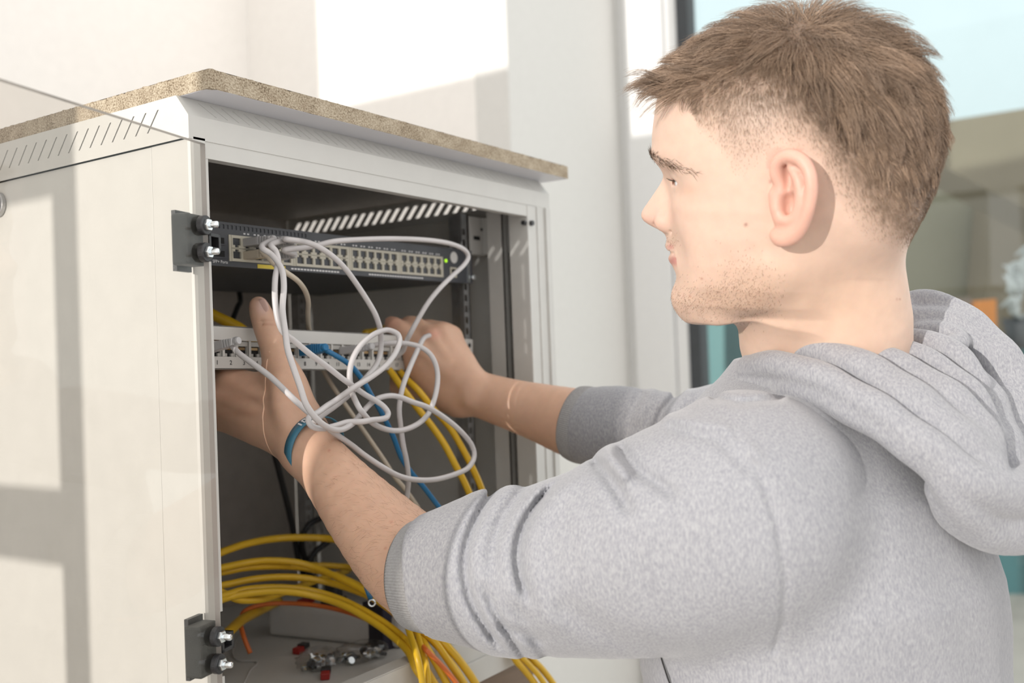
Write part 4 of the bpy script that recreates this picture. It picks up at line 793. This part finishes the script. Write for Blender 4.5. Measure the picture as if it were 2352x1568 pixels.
pa_ = pix(Va); cola = np.tile(SK*1.0, (len(Va), 1)); cola = tint(cola, .9*gs(pa_, (603, 702), (11, 15))**.6, (.84, .60, .54)); cola = tint(cola, .45*gs(pa_, (612, 745), (22, 3))+.35*gs(pa_, (610, 734), (20, 2.5)), (.55, .28, .18)); cola = tint(cola, .35*gs(pa_, (530, 900), (60, 60)), (.62, .33, .22))
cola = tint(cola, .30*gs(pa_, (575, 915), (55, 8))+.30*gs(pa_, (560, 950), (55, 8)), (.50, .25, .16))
for x_, y_ in ((898, 1198), (886, 1258), (756, 1034)): cola = tint(cola, .7*gs(pa_, (x_, y_), (3, 3)), (.55, .22, .15))
pr_ = pix(Vr); colr = np.tile(SK*1.0, (len(Vr), 1)); colr = tint(colr, .5*gs(pr_, (998, 765), (16, 14)), (.72, .30, .22)); colr = tint(colr, .35*gs(pr_, (900, 745), (25, 20)), (.72, .34, .25))
colt = np.tile(SK, (len(Vt), 1))
def skinmat():
    m = bpy.data.materials.new('skin'); n, l = nodes_of(m); b = n['Principled BSDF']; at = n.new('ShaderNodeVertexColor'); at.layer_name = 'tone'
    no = n.new('ShaderNodeTexNoise'); no.inputs['Scale'].default_value = 90; no.inputs['Detail'].default_value = 5; tc = n.new('ShaderNodeTexCoord'); l.new(tc.outputs['Object'], no.inputs['Vector'])
    mr = n.new('ShaderNodeMapRange'); mr.inputs[3].default_value = .90; mr.inputs[4].default_value = 1.10; l.new(no.outputs[0], mr.inputs[0])
    mx = n.new('ShaderNodeMix'); mx.data_type = 'RGBA'; mx.blend_type = 'MULTIPLY'; mx.inputs[0].default_value = 1; l.new(at.outputs[0], mx.inputs[6]); l.new(mr.outputs[0], mx.inputs[7]); l.new(mx.outputs[2], b.inputs['Base Color'])
    b.inputs['Roughness'].default_value = .48; b.inputs['Specular IOR Level'].default_value = .4; b.inputs['Subsurface Weight'].default_value = .35; b.inputs['Subsurface Radius'].default_value = (1, .35, .18); b.inputs['Subsurface Scale'].default_value = .004
    n2 = n.new('ShaderNodeTexNoise'); n2.inputs['Scale'].default_value = 900; l.new(tc.outputs['Object'], n2.inputs['Vector']); bp = n.new('ShaderNodeBump'); bp.inputs['Strength'].default_value = .10; bp.inputs['Distance'].default_value = .0006; l.new(n2.outputs[0], bp.inputs['Height']); l.new(bp.outputs[0], b.inputs['Normal'])
    return m
M['skin'] = skinmat()
Vs, Fs, Cs, off = [], [], [], 0
for V, F, c in ((Vh, Fh, colh), (Va, Fa, cola), (Vr, Fr, colr), (Vt, Ft, colt)): Vs.append(V); Fs.append(F+off); Cs.append(c); off += len(V)
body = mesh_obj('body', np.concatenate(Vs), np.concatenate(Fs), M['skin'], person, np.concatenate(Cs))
# eye balls
def ball(c, r, sgn):
    bm = bmesh.new(); bmesh.ops.create_uvsphere(bm, u_segments=28, v_segments=18, radius=r); V = np.array([v.co[:] for v in bm.verts]); F = [tuple(v.index for v in f.verts) for f in bm.faces]; bm.free(); return V, F
M['eyewhite'] = pmat('eye_white', (.72, .70, .69), .12, var=.02); M['iris'] = pmat('blue_grey_iris', (.16, .22, .26), .1, var=.2, scale=900); M['pupil'] = pmat('pupil', (.01, .01, .01), .05)
for sgn in (1, -1):
    ec = EYE*[1, sgn, 1]; V, F = ball(ec, .0118, sgn); gz = np.array([.93, .0, -.33]); gz /= np.linalg.norm(gz); mb = MB()
    cosg = (V/np.linalg.norm(V, axis=1)[:, None])@gz; Wd = c2w(h2c(ec+V)); o0 = len(mb.v); mb.v += [tuple(p) for p in Wd]
    for f in F: a_ = cosg[list(f)].mean(); mb.f.append(f); mb.m.append(2 if a_ > .975 else 1 if a_ > .87 else 0)
    part('eye', mb, ['eyewhite', 'iris', 'pupil'], person, smooth=True)
# ------------------------------------------------------------------ hair as fine strands
def strandmat():
    m = bpy.data.materials.new('brown_hair'); n, l = nodes_of(m); b = n['Principled BSDF']; at = n.new('ShaderNodeVertexColor'); at.layer_name = 'tone'
    l.new(at.outputs[0], b.inputs['Base Color']); b.inputs['Roughness'].default_value = .42; b.inputs['Specular IOR Level'].default_value = .45; return m
M['hair'] = strandmat()
Nh = vnormals(Vh, Fh)
if (Nh*(Vh-hc)).sum(1).mean() < 0: Nh = -Nh
def strands(P, r0, cols, taper=.25):
    """P: n x k x 3 polylines in camera axes -> thin three sided prisms"""
    n, k, _ = P.shape; T = np.gradient(P, axis=1); T /= np.linalg.norm(T, axis=2)[..., None]+1e-12
    ref = rng.normal(0, 1, (n, 1, 3)); N = np.cross(T, ref); N /= np.linalg.norm(N, axis=2)[..., None]+1e-12; B = np.cross(T, N)
    r = (np.asarray(r0).reshape(-1, 1)*np.linspace(1, taper, k)[None])[..., None]
    V = np.stack([P+r*(math.cos(a)*N+math.sin(a)*B) for a in (0, 2.094, 4.189)], 2).reshape(-1, 3)
    base = (np.arange(n)*k*3)[:, None, None]; i = np.arange(k-1)[None, :, None]*3; j = np.arange(3)[None, None, :]; j2 = (j+1) % 3
    F = np.stack([base+i+j, base+i+j2, base+i+3+j2, base+i+3+j], -1).reshape(-1, 4)
    return V, F, np.repeat(cols, k*3, 0)
def roots(mask_w, n, Vh=Vh, Fh=Fh, Nh=Nh):
    w = mask_w[Fh].mean(1); A = np.linalg.norm(np.cross(Vh[Fh[:, 2]]-Vh[Fh[:, 0]], Vh[Fh[:, 3]]-Vh[Fh[:, 1]]), axis=1); p = w*A; p /= p.sum()
    f = rng.choice(len(Fh), n, p=p); u = rng.random((n, 1)); v = rng.random((n, 1)); q = Vh[Fh[f]]; pos = (q[:, 0]*(1-u)+q[:, 1]*u)*(1-v)+(q[:, 3]*(1-u)+q[:, 2]*u)*v
    nn_ = Nh[Fh[f]].mean(1); return pos, nn_/np.linalg.norm(nn_, axis=1)[:, None]
def tang(d, n_): d = d-(d*n_).sum(1)[:, None]*n_; return d/(np.linalg.norm(d, axis=1)[:, None]+1e-9)
unit = lambda a: a/(np.linalg.norm(a, axis=1)[:, None]+1e-9)
WH = hp(1838, 92, .035)
hmask = (hd2 > 0)*noear*(~isneck)*1.0
def lens(px, hq, d, d3):
    L = np.where(d3 > 0, np.interp(d3, [0, 30, 70, 130, 200], [.006, .011, .021, .037, .047]), np.interp(d/np.maximum(d-d3, 20), [0, .3, .7, 1], [.0010, .0020, .0035, .006]))
    back = np.clip((-.035-hq[:, 0])/.04, 0, 1); zl = np.interp(px[:, 1], [60, 200, 330, 420, 560], [.038, .026, .015, .008, .002]); L = L*(1-back)+np.minimum(L, zl)*back
    front = np.clip((1640-px[:, 0])/70, 0, 1)*np.clip((222-px[:, 1])/18, 0, 1); L = L*(1-front)+front*.042
    return L
def hair_set(n, wmask, kpts, r0, longer):
    pos, nr = roots(wmask, n); px = pix(pos); hq = c2h(pos); d = hair_depth(px); d3 = hair_depth2(px); L = lens(px, hq, d, d3)*rng.uniform(.72, 1.12, n)
    rad = hq-WH; flow = rad[:, :1]*hx+rad[:, 1:2]*hy+rad[:, 2:3]*hz
    low = np.clip((px[:, 1]-150)/90, 0, 1)[:, None]; fl = unit(flow)*(1-.75*low)+low*(.75*(-hz)-.22*hx)
    frontw = np.clip((1700-px[:, 0])/130, 0, 1)[:, None]*(1-low)
    fl = fl*(1-frontw*.5)+frontw*(.9*hx-.05*hz+.12*hy); dr = tang(fl+rng.normal(0, 1, (n, 3))*(.10+.7*np.exp(-(np.linalg.norm(rad, axis=1)/.02)**2))[:, None], nr)
    lift = np.where(L > .015, .72, .75)[:, None]+.55*frontw; lift = lift*rng.uniform(.75, 1.25, (n, 1))
    t = np.linspace(0, 1, kpts); P = np.zeros((n, kpts, 3))
    wob = rng.normal(0, 1, (n, 3))*.06
    for i, s in enumerate(t):
        up_ = lift*(s-.55*s*s); cur = (L[:, None]*s)**2/(2*.085)
        P[:, i] = pos+L[:, None]*(nr*up_+dr*s*(1-.15*lift)+wob*s*s)-nr*cur*.75+frontw*hz*L[:, None]*.30*s*s
    if longer:
        # gather neighbouring strands into locks
        ng = 520; gi = rng.choice(n, ng, replace=False); idx = np.zeros(n, int)
        for a in range(0, n, 2000): idx[a:a+2000] = ((pos[a:a+2000, None]-pos[gi][None])**2).sum(2).argmin(1)
        g = gi[idx]; jit = rng.normal(0, .0040, (ng, 3))[idx]
        for i, s in enumerate(t): w_ = .62*s**1.3; P[:, i] = P[:, i]*(1-w_)+(P[g, i]+(pos-pos[g])*.35)*w_+jit*s*np.minimum(1, L/.03)[:, None]
        tone = rng.uniform(.7, 1.25, ng)[idx]*rng.uniform(.8, 1.25, n)
    else: tone = rng.uniform(.75, 1.3, n)
    c = np.array([.27, .185, .125])*tone[:, None]; hi = rng.random(n) < .2; c[hi] = c[hi]*1.45+.03
    if not longer: c = c*.5+np.array([.32, .23, .16])*.5
    return strands(P, np.full(n, r0), np.clip(c, 0, 1))
longm = np.clip(hmask*np.clip((hd3+12)/30, 0, 1), 0, 1); shortm = hmask*np.clip(gap, .10, 1)*np.clip(1.1-longm, .05, 1)
a1 = hair_set(15000, longm, 7, .00023, True); a2 = hair_set(16000, shortm, 3, .00010, False)
nv = len(a1[0]); hair = mesh_obj('hair', np.concatenate([a1[0], a2[0]]), np.concatenate([a1[1], a2[1]+nv]), M['hair'], person, np.concatenate([a1[2], a2[2]]), label='short light brown hair with faded sides')
# eyebrows, lashes and beard shadow
bx0 = np.array([(1500, 357), (1518, 368), (1540, 378), (1570, 388), (1600, 396)], float)
bm_ = np.exp(-((ph_[:, 1]-np.interp(ph_[:, 0], bx0[:, 0], bx0[:, 1]))/np.interp(ph_[:, 0], [1500, 1600], [9, 5]))**2*1.3)*(ph_[:, 0] < 1602)*np.interp(ph_[:, 0], [1540, 1602], [1, .25])*(np.abs(ph_[:, 1]-370) < 45)*(hh_[:, 0] > .03)
pos, nr = roots(bm_, 420); px = pix(pos); sg = np.sign(c2h(pos)[:, 1])[:, None]; dr = tang(-.55*hx-.25*hz+sg*.6*hy+rng.normal(0, .2, (420, 3))+hz*np.clip((1530-px[:, :1])/40, 0, 1)*.9, nr); L = rng.uniform(.005, .0085, (420, 1)); t = np.linspace(0, 1, 4)
P = np.stack([pos+L*(dr*s+nr*.35*(s-.5*s*s)) for s in t], 1); v = strands(P, np.full(420, .00017), np.array([.13, .085, .055])*rng.uniform(.7, 1.4, (420, 1)))
mesh_obj('eyebrows', v[0], v[1], M['hair'], person, v[2])
la = []
for sgn in (1, -1):
    for u in np.linspace(-.8, .9, 26):
        b0 = EYE*[1, sgn, 1]+np.array([.0118*math.cos(u*.9)+.0006, sgn*.0115*math.sin(u*.9), .0012-.0012*u*u]); d_ = np.array([.75*math.cos(u), sgn*.8*math.sin(u), -.30]); la.append([h2c(b0+d_*s*.0085+np.array([0, 0, .006])*s*s*.7) for s in np.linspace(0, 1, 4)])
la = np.array(la); v = strands(la, np.full(len(la), .00013), np.tile([.06, .04, .03], (len(la), 1))); mesh_obj('eyelashes', v[0], v[1], M['hair'], person, v[2])
bmk = np.clip(gs(ph_, (1660, 690), (95, 34))+gs(ph_, (1715, 655), (60, 55))*.8+.9*gs(ph_, (1545, 553), (12, 13))+.6*gs(ph_, (1575, 690), (25, 20)), 0, 1)*(ph_[:, 0] < 1800)*(ph_[:, 1] > 535)
nb_ = 2600; pos, nr = roots(bmk, nb_); dr = tang(-hz+.2*hx+rng.normal(0, .5, (nb_, 3)), nr); L = rng.uniform(.0008, .0020, (nb_, 1)); P = np.stack([pos+L*(dr*s*.9+nr*.6*s) for s in (0, .5, 1)], 1)
v = strands(P, np.full(nb_, .00009), np.array([.20, .12, .075])*rng.uniform(.7, 1.5, (nb_, 1))); mesh_obj('beard_stubble', v[0], v[1], M['hair'], person, v[2])
Na = vnormals(Va, Fa); Na = -Na if (Na*(Va-Va.mean(0))).sum(1).mean() < 0 else Na; na_ = 2200
am = (pa_[:, 0] > 735)*1.0*np.clip((pa_[:, 0]-735)/80, 0, 1); pos, nr = roots(am, na_, Va, Fa, Na); adir = cc(690, 1000, .985)-cc(950, 1296, .893); adir /= np.linalg.norm(adir)
dr = tang(adir*.5+np.array([-.4, -.5, 0])+rng.normal(0, .35, (na_, 3)), nr); L = rng.uniform(.004, .010, (na_, 1)); P = np.stack([pos+L*(dr*s_*.95+nr*.45*(s_-.5*s_*s_)) for s_ in (0, .35, .7, 1)], 1)
v = strands(P, np.full(na_, .00006), np.array([.25, .15, .09])*rng.uniform(.7, 1.4, (na_, 1))); mesh_obj('arm_hair', v[0], v[1], M['hair'], person, v[2])
# ------------------------------------------------------------------ hooded sweatshirt
gc = Grid([-.105, -.43, .545], [.60, .075, 1.225], .0025)
# trunk
ky = np.array([cc(0, p, .9)[1] for p in (820, 870, 930, 1000, 1100, 1300, 1620)]); ka = np.array([.050, .078, .122, .155, .200, .212, .205]); kb = np.array([.050, .066, .090, .112, .142, .158, .156])
def trunk(X, Y, Z):
    c0 = cc(1862, 1250, .915); px_ = X-c0[0]-(Y-c0[1])*-.10; pz_ = Z-c0[2]; a = np.interp(Y, ky[::-1], ka[::-1]); b = np.interp(Y, ky[::-1], kb[::-1])
    u = px_*tL[0]+pz_*tL[2]; w = px_*tF[0]+pz_*tF[2]; g = np.sqrt((u/a)**2+(w/b)**2)+1e-6; r = np.sqrt(u*u+w*w); return np.maximum(r*(1-1/g)*.8, Y-cc(0, 825, .9)[1])
gc.op(trunk, [-.1, -.43, .55], [.6, .07, 1.22], pad=0)
# sleeves
LS_ = [P4(1004, 1321, .858, .0510), P4(1060, 1316, .852, .0565), P4(1120, 1311, .846, .0620), P4(1200, 1313, .836, .0665), P4(1300, 1303, .823, .0690), P4(1400, 1282, .808, .0765), P4(1530, 1243, .788, .0860), P4(1690, 1195, .768, .0900)]
gc.chain([(*p[:3], p[3]+.002) for p in LS_], k=.02, n=3)
RS_ = [P4(1345, 976, 1.165, .0440), P4(1420, 988, 1.143, .0500), P4(1560, 992, 1.112, .0450), P4(1700, 965, 1.08, .0460), P4(1860, 960, 1.04, .060)]
gc.chain(RS_, k=.015, n=3)
gc.chain([P4(1730, 1075, .795, .050), P4(1850, 1050, .830, .050), P4(1960, 1000, .95, .055)], k=.05)
def cut(a, b, lo, hi):
    a, b = np.array(a), np.array(b); o = (a-b)/np.linalg.norm(a-b)
    gc.op(lambda X, Y, Z: -((X-a[0])*o[0]+(Y-a[1])*o[1]+(Z-a[2])*o[2]), lo, hi, 0, 's', pad=0)
cut(cc(994, 1322, .859), cc(1060, 1316, .8455), [-.11, -.3, .76], [-.045, -.08, .95]); cut(cc(1347, 977, 1.164), cc(1420, 990, 1.14), [.03, -.18, 1.05], [.105, 0, 1.225])
# folds: bands of cloth pushed up on the near sleeve, soft drags elsewhere
def folds():
    D = gc.D; act = np.argwhere(np.abs(D) < .014); I, J, K = act.T; Q = np.stack([gc.ax[0][I], gc.ax[1][J], gc.ax[2][K]], 1).astype(float); p = pix(Q); d = D[I, J, K].astype(float)
    nz = lambda s, ph: np.sin(Q@np.array([31., 17, 23])*s+ph)*.5+np.sin(Q@np.array([-19., 37, 29])*s+2.1*ph)*.5
    yy = (p[:, 1]-1285)/150; q = p[:, 0]-np.where(yy < 0, 62, 42)*yy**2+7*nz(1.2, .3); left = (Q[:, 2] < .93)*(p[:, 1] > 1030)
    def groove(c, w, a, y0, y1, soft=40): w = max(w*1.6, 11); return a*np.exp(-((q-c)/w)**2)*np.clip((p[:, 1]-y0)/soft+.5, 0, 1)*np.clip((y1-p[:, 1])/soft+.5, 0, 1)
    e = groove(1066, 6, .0075, 1120, 1480)+groove(1190, 7, .0085, 1120, 1370)+groove(1130, 9, .0035, 1120, 1300)+groove(1105, 6, .0070, 1350, 1500)+groove(1160, 12, .004, 1380, 1510)
    e -= groove(1040, 16, .0030, 1100, 1500)+groove(1095, 15, .0036, 1100, 1480)+groove(1160, 17, .0040, 1100, 1400)+groove(1222, 20, .0045, 1100, 1450)
    e *= left
    # drags from the armpit and shoulder
    def line(pts, w, a, zmax=.95, zmin=0):
        w = max(w, 9)
        pts = np.array(pts, float); best = np.full(len(p), 1e9)
        for u, v in zip(pts[:-1], pts[1:]):
            t = np.clip(((p-u)@(v-u))/((v-u)@(v-u)), 0, 1); best = np.minimum(best, np.linalg.norm(p-u-t[:, None]*(v-u), axis=1))
        return a*np.exp(-(best/w)**2)*(Q[:, 2] < zmax)*(Q[:, 2] > zmin)
    e += line([(1372, 1066), (1400, 1100), (1440, 1165)], 15, .006)+line([(1428, 1036), (1465, 1080), (1540, 1130)], 15, .006)-line([(1400, 1048), (1432, 1090)], 20, .010)
    e += line([(1540, 985), (1650, 1010), (1720, 1080)], 14, .0030)-line([(1540, 960), (1660, 980), (1740, 1050)], 16, .003)
    e += line([(1240, 1470), (1150, 1440)], 12, .004)+line([(1300, 1400), (1420, 1470), (1560, 1500)], 30, .003)+line([(1640, 912), (1700, 925), (1790, 915)], 7, .004)
    e += line([(1690, 1000), (1745, 1090), (1785, 1200), (1805, 1330), (1798, 1430), (1780, 1490)], 4.5, .0030, .80)
    e += line([(1560, 900), (1520, 945), (1495, 1010)], 9, .007, 2, 1.0)-line([(1585, 905), (1545, 950), (1520, 1010)], 12, .004, 2, 1.0)+line([(1470, 905), (1440, 960), (1430, 1040)], 10, .004, 2, 1.0)-line([(1500, 900), (1465, 960)], 12, .003, 2, 1.0)
    e += .0016*nz(1.0, 1.3)+.0010*nz(2.1, .5); D[I, J, K] = (d+e).astype(np.float32)
folds()
# hood lying on the shoulders: rolls of cloth round the neck and down the back
gx = Grid([.17, -.245, .56], [.60, .085, 1.02], .0022)
K_ = .0035
for L in ([(1765, 812, .868, .0090), (1850, 806, .830, .0120), (1940, 834, .804, .0150), (2030, 884, .784, .018), (2110, 945, .770, .020), (2190, 1015, .762, .021), (2245, 1070, .762, .021)],
          [(1880, 792, .842, .0090), (1960, 800, .834, .0120), (2050, 838, .814, .0135), (2130, 886, .798, .0150), (2200, 948, .784, .0175), (2250, 1020, .778, .0185), (2268, 1085, .778, .017)],
          [(1970, 784, .866, .0085), (2050, 794, .850, .0095), (2120, 826, .832, .0110), (2190, 872, .818, .0125), (2240, 930, .808, .0140), (2262, 1000, .804, .014)],
          [(2010, 780, .885, .0085), (2090, 782, .872, .0110), (2150, 796, .858, .0135), (2205, 836, .845, .0135), (2240, 885, .835, .0120)],
          [(2068, 708, .935, .0100), (2108, 690, .933, .0105), (2170, 700, .925, .0115), (2232, 740, .915, .0130), (2290, 803, .900, .0150), (2338, 893, .885, .0175), (2375, 1000, .868, .0205), (2395, 1090, .845, .0220)],
          [(2090, 732, .918, .0105), (2150, 732, .914, .0110), (2205, 756, .905, .0115), (2255, 810, .894, .0125), (2300, 890, .882, .014), (2325, 980, .868, .016), (2335, 1070, .848, .017)],
          [(2110, 765, .900, .0090), (2160, 768, .894, .0100), (2200, 782, .884, .0105), (2180, 796, .872, .0100)],
          [(2290, 930, .875, .014), (2312, 1010, .855, .016), (2320, 1090, .83, .018), (2340, 1130, .80, .018)],
          [(2165, 1120, .756, .0145), (2215, 1168, .764, .021), (2270, 1196, .776, .024), (2340, 1195, .795, .027), (2430, 1160, .82, .028)],
          [(1722, 842, .872, .0125), (1785, 838, .826, .0125), (1854, 852, .798, .0125), (1936, 892, .774, .0125), (2017, 944, .756, .013), (2099, 1006, .744, .014), (2180, 1072, .738, .0155), (2242, 1114, .742, .017), (2311, 1136, .758, .019), (2370, 1118, .78, .020), (2430, 1090, .80, .020)],
          [(1716, 884, .876, .0110), (1813, 886, .818, .0110), (1895, 912, .786, .0110), (1977, 958, .764, .0112), (2058, 1006, .750, .0115), (2130, 1062, .742, .012), (2180, 1115, .742, .013), (2225, 1170, .750, .015), (2270, 1215, .764, .014)]):
    gx.chain([P4(*p) for p in L], k=K_ if L[0][0] in (1722, 1716) else .011, n=4)
gx.chain([P4(1738, 868, .890, .018), P4(1800, 866, .850, .020), P4(1880, 884, .822, .022), P4(1980, 940, .80, .024)], k=K_, n=3)
gx.chain([P4(2120, 830, .892, .024), P4(2190, 890, .872, .030), P4(2235, 980, .848, .034), P4(2265, 1090, .815, .034)], k=K_, n=3)
gx.chain([P4(1760, 850, .895, .022), P4(1800, 835, .95, .022), P4(1900, 800, .98, .024), P4(2020, 770, .965, .022), P4(2090, 735, .945, .016)], k=K_, n=3)
def small_waves(g, amp):
    D = g.D; act = np.argwhere(np.abs(D) < .012); I, J, K = act.T; Q = np.stack([g.ax[0][I], g.ax[1][J], g.ax[2][K]], 1).astype(float)
    e = amp*(np.sin(Q@np.array([60., 95, 40]))+np.sin(Q@np.array([-45., 120, 70])+1)); D[I, J, K] += e.astype(np.float32)
small_waves(gx, .0008)
Vc, Fc = gc.mesh(); Vc = relax(Vc, Fc, 1); Vx, Fx = gx.mesh(); Vx = relax(Vx, Fx, 2)
def knit():
    m = bpy.data.materials.new('heather_grey_jersey'); n, l = nodes_of(m); b = n['Principled BSDF']; b.inputs['Roughness'].default_value = .95; b.inputs['Specular IOR Level'].default_value = .15; b.inputs['Sheen Weight'].default_value = .25
    tc = n.new('ShaderNodeTexCoord'); mp = n.new('ShaderNodeMapping'); mp.inputs['Scale'].default_value = (1, 1, .38); mp.inputs['Rotation'].default_value = (.5, .5, .2); l.new(tc.outputs['Object'], mp.inputs[0])
    n1 = n.new('ShaderNodeTexNoise'); n1.inputs['Scale'].default_value = 620; n1.inputs['Detail'].default_value = 5; n1.inputs['Roughness'].default_value = .65; l.new(mp.outputs[0], n1.inputs['Vector'])
    cr = n.new('ShaderNodeValToRGB'); e = cr.color_ramp.elements; e[0].position = .33; e[0].color = (.25, .252, .278, 1); e[1].position = .68; e[1].color = (.40, .40, .412, 1); l.new(n1.outputs[0], cr.inputs[0]); l.new(cr.outputs[0], b.inputs['Base Color'])
    n2 = n.new('ShaderNodeTexNoise'); n2.inputs['Scale'].default_value = 1500; l.new(tc.outputs['Object'], n2.inputs['Vector']); bp = n.new('ShaderNodeBump'); bp.inputs['Strength'].default_value = .35; bp.inputs['Distance'].default_value = .0006; l.new(n2.outputs[0], bp.inputs['Height']); l.new(bp.outputs[0], b.inputs['Normal']); return m
M['knit'] = knit()
shirt = mesh_obj('sweatshirt', Vc, Fc, M['knit'], person, label='heather grey sweatshirt with pushed up sleeves')
hood = mesh_obj('hood', Vx, Fx, M['knit'], person, label='grey hood lying on the back')
M['rib'] = pmat('ribbed_cuff', (.36, .355, .355), .95, var=.10, scale=500, spec=.15)
def cuff(A, ra, B, rb, bend):
    A, B = np.array(A), np.array(B); ax = B-A; Ln = np.linalg.norm(ax); ax /= Ln; s0 = np.cross(ax, [0, 1., 0]); s0 /= np.linalg.norm(s0); s1 = np.cross(ax, s0); nth, nl = 480, 14; th = np.arange(nth)*2*math.pi/nth; V = []
    for i in range(nl):
        t = i/(nl-1); r = ra+(rb-ra)*t+.0012*math.sin(math.pi*t); rr = r+.00045*np.cos(th*120)*(1 if 0 < i < nl-1 else .3); off = 0
        if i == 0: rr = rr-.0016
        if i == nl-1: rr = rr-.0012
        V.append(A+ax*Ln*t+rr[:, None]*(np.cos(th)[:, None]*s0+np.sin(th)[:, None]*s1))
    V.append(A+ax*Ln*.3+(ra-.0035)*(np.cos(th)[:, None]*s0+np.sin(th)[:, None]*s1))
    order = [nl]+list(range(nl)); V = np.concatenate([V[k] for k in order]); F = []
    for i in range(nl):
        k = np.arange(nth); k2 = (k+1) % nth; F.append(np.stack([i*nth+k, i*nth+k2, (i+1)*nth+k2, (i+1)*nth+k], 1))
    return V, np.concatenate(F)
v, f = cuff(cc(952, 1319, .872), .0462, cc(1036, 1322, .8535), .0495, 0); mesh_obj('cuff', v, f, M['rib'], person, label='ribbed cuff round the near forearm')
v, f = cuff(cc(1318, 969, 1.1735), .0425, cc(1352, 978, 1.163), .0452, 0); mesh_obj('cuff', v, f, M['rib'], person, label='ribbed cuff round the far forearm')
# wristband
wa, wb = cc(700, 1012, .980), cc(722, 1042, .968); ax = wb-wa; ax /= np.linalg.norm(ax); ax = ax+np.array([.12, .35, 0]); ax /= np.linalg.norm(ax); s0 = np.cross(ax, [0, 1., 0]); s0 /= np.linalg.norm(s0); s1 = np.cross(ax, s0); th = np.linspace(0, 2*math.pi, 97)[:-1]; V = []; cwb = cc(722, 1026, .969)
for o, r in ((-.0058, .0302), (-.0058, .0314), (.0058, .0324), (.0058, .0312)): V.append(cwb+ax*o+r*(np.cos(th)[:, None]*s0+np.sin(th)[:, None]*s1))
V = np.concatenate(V); k = np.arange(96); k2 = (k+1) % 96; F = np.concatenate([np.stack([a*96+k, a*96+k2, b_*96+k2, b_*96+k], 1) for a, b_ in ((0, 1), (1, 2), (2, 3), (3, 0))])
wbd = mesh_obj('wristband', V, F, M['band'], person, label='blue wristband with white lettering'); 
Rm_ = .0326
best = th[np.argmin([(cwb+Rm_*(math.cos(t)*s0+math.sin(t)*s1))[2] for t in th])]      # the side turned to the camera
sg_ = 1 if (pix((cwb+Rm_*(math.cos(best+.3)*s0+math.sin(best+.3)*s1))[None])[0, 1] < pix((cwb+Rm_*(math.cos(best)*s0+math.sin(best)*s1))[None])[0, 1]) else -1
def wband_pt(u, w, up=0): t = best+sg_*u; return cwb+ax*w+(Rm_+up)*(math.cos(t)*s0+math.sin(t)*s1)
wl_ = MB()
def stroke(u0, w0, u1, w1):
    n_ = 4; a_ = []
    for i in range(n_+1): a_.append([c2w(wband_pt(u0+(u1-u0)*i/n_, w)) for w in (w0, w1)])
    for i in range(n_): wl_.add([a_[i][0], a_[i+1][0], a_[i+1][1], a_[i][1]], [(0, 1, 2, 3)])
g0 = .62
stroke(g0, -.0030, g0+.05, .0030)
g0 += .13; stroke(g0, -.0030, g0+.045, .0030); stroke(g0, -.0030, g0+.13, -.0016); stroke(g0, .0016, g0+.13, .0030); stroke(g0+.10, -.0030, g0+.145, .0030)
g0 += .23; stroke(g0, -.0030, g0+.045, .0030); stroke(g0, -.0030, g0+.13, -.0018); stroke(g0, -.0006, g0+.11, .0006); stroke(g0, .0018, g0+.13, .0030)
part('wristband_lettering', wl_, 'whiteprint', person)['kind'] = 'stuff'
bm = bmesh.new(); bmesh.ops.create_uvsphere(bm, u_segments=16, v_segments=10, radius=1); V = np.array([v_.co[:] for v_ in bm.verts]); F = [tuple(v_.index for v_ in f_.verts) for f_ in bm.faces]; bm.free()
NA = np.array([[.86, .38, -.30], [-.40, .90, .05], [.28, .08, .95]]); mb = MB(); mb.add(c2w(cc(604, 702, .9905)+(np.sign(V)*np.abs(V)**.8*[.0055, .0075, .0014])@NA), F); M['nail'] = pmat('nail', (.66, .44, .38), .3, var=.03); part('thumbnail', mb, 'nail', person, smooth=True)
# dark cord hanging below the sleeve
dc = MB(); dc.tube(spline([dep(1518, 1490, .80), dep(1530, 1530, .795), dep(1545, 1575, .79), dep(1565, 1640, .79)]), .0024, 8); part('drawcord', dc, 'blackcable', person, smooth=True)
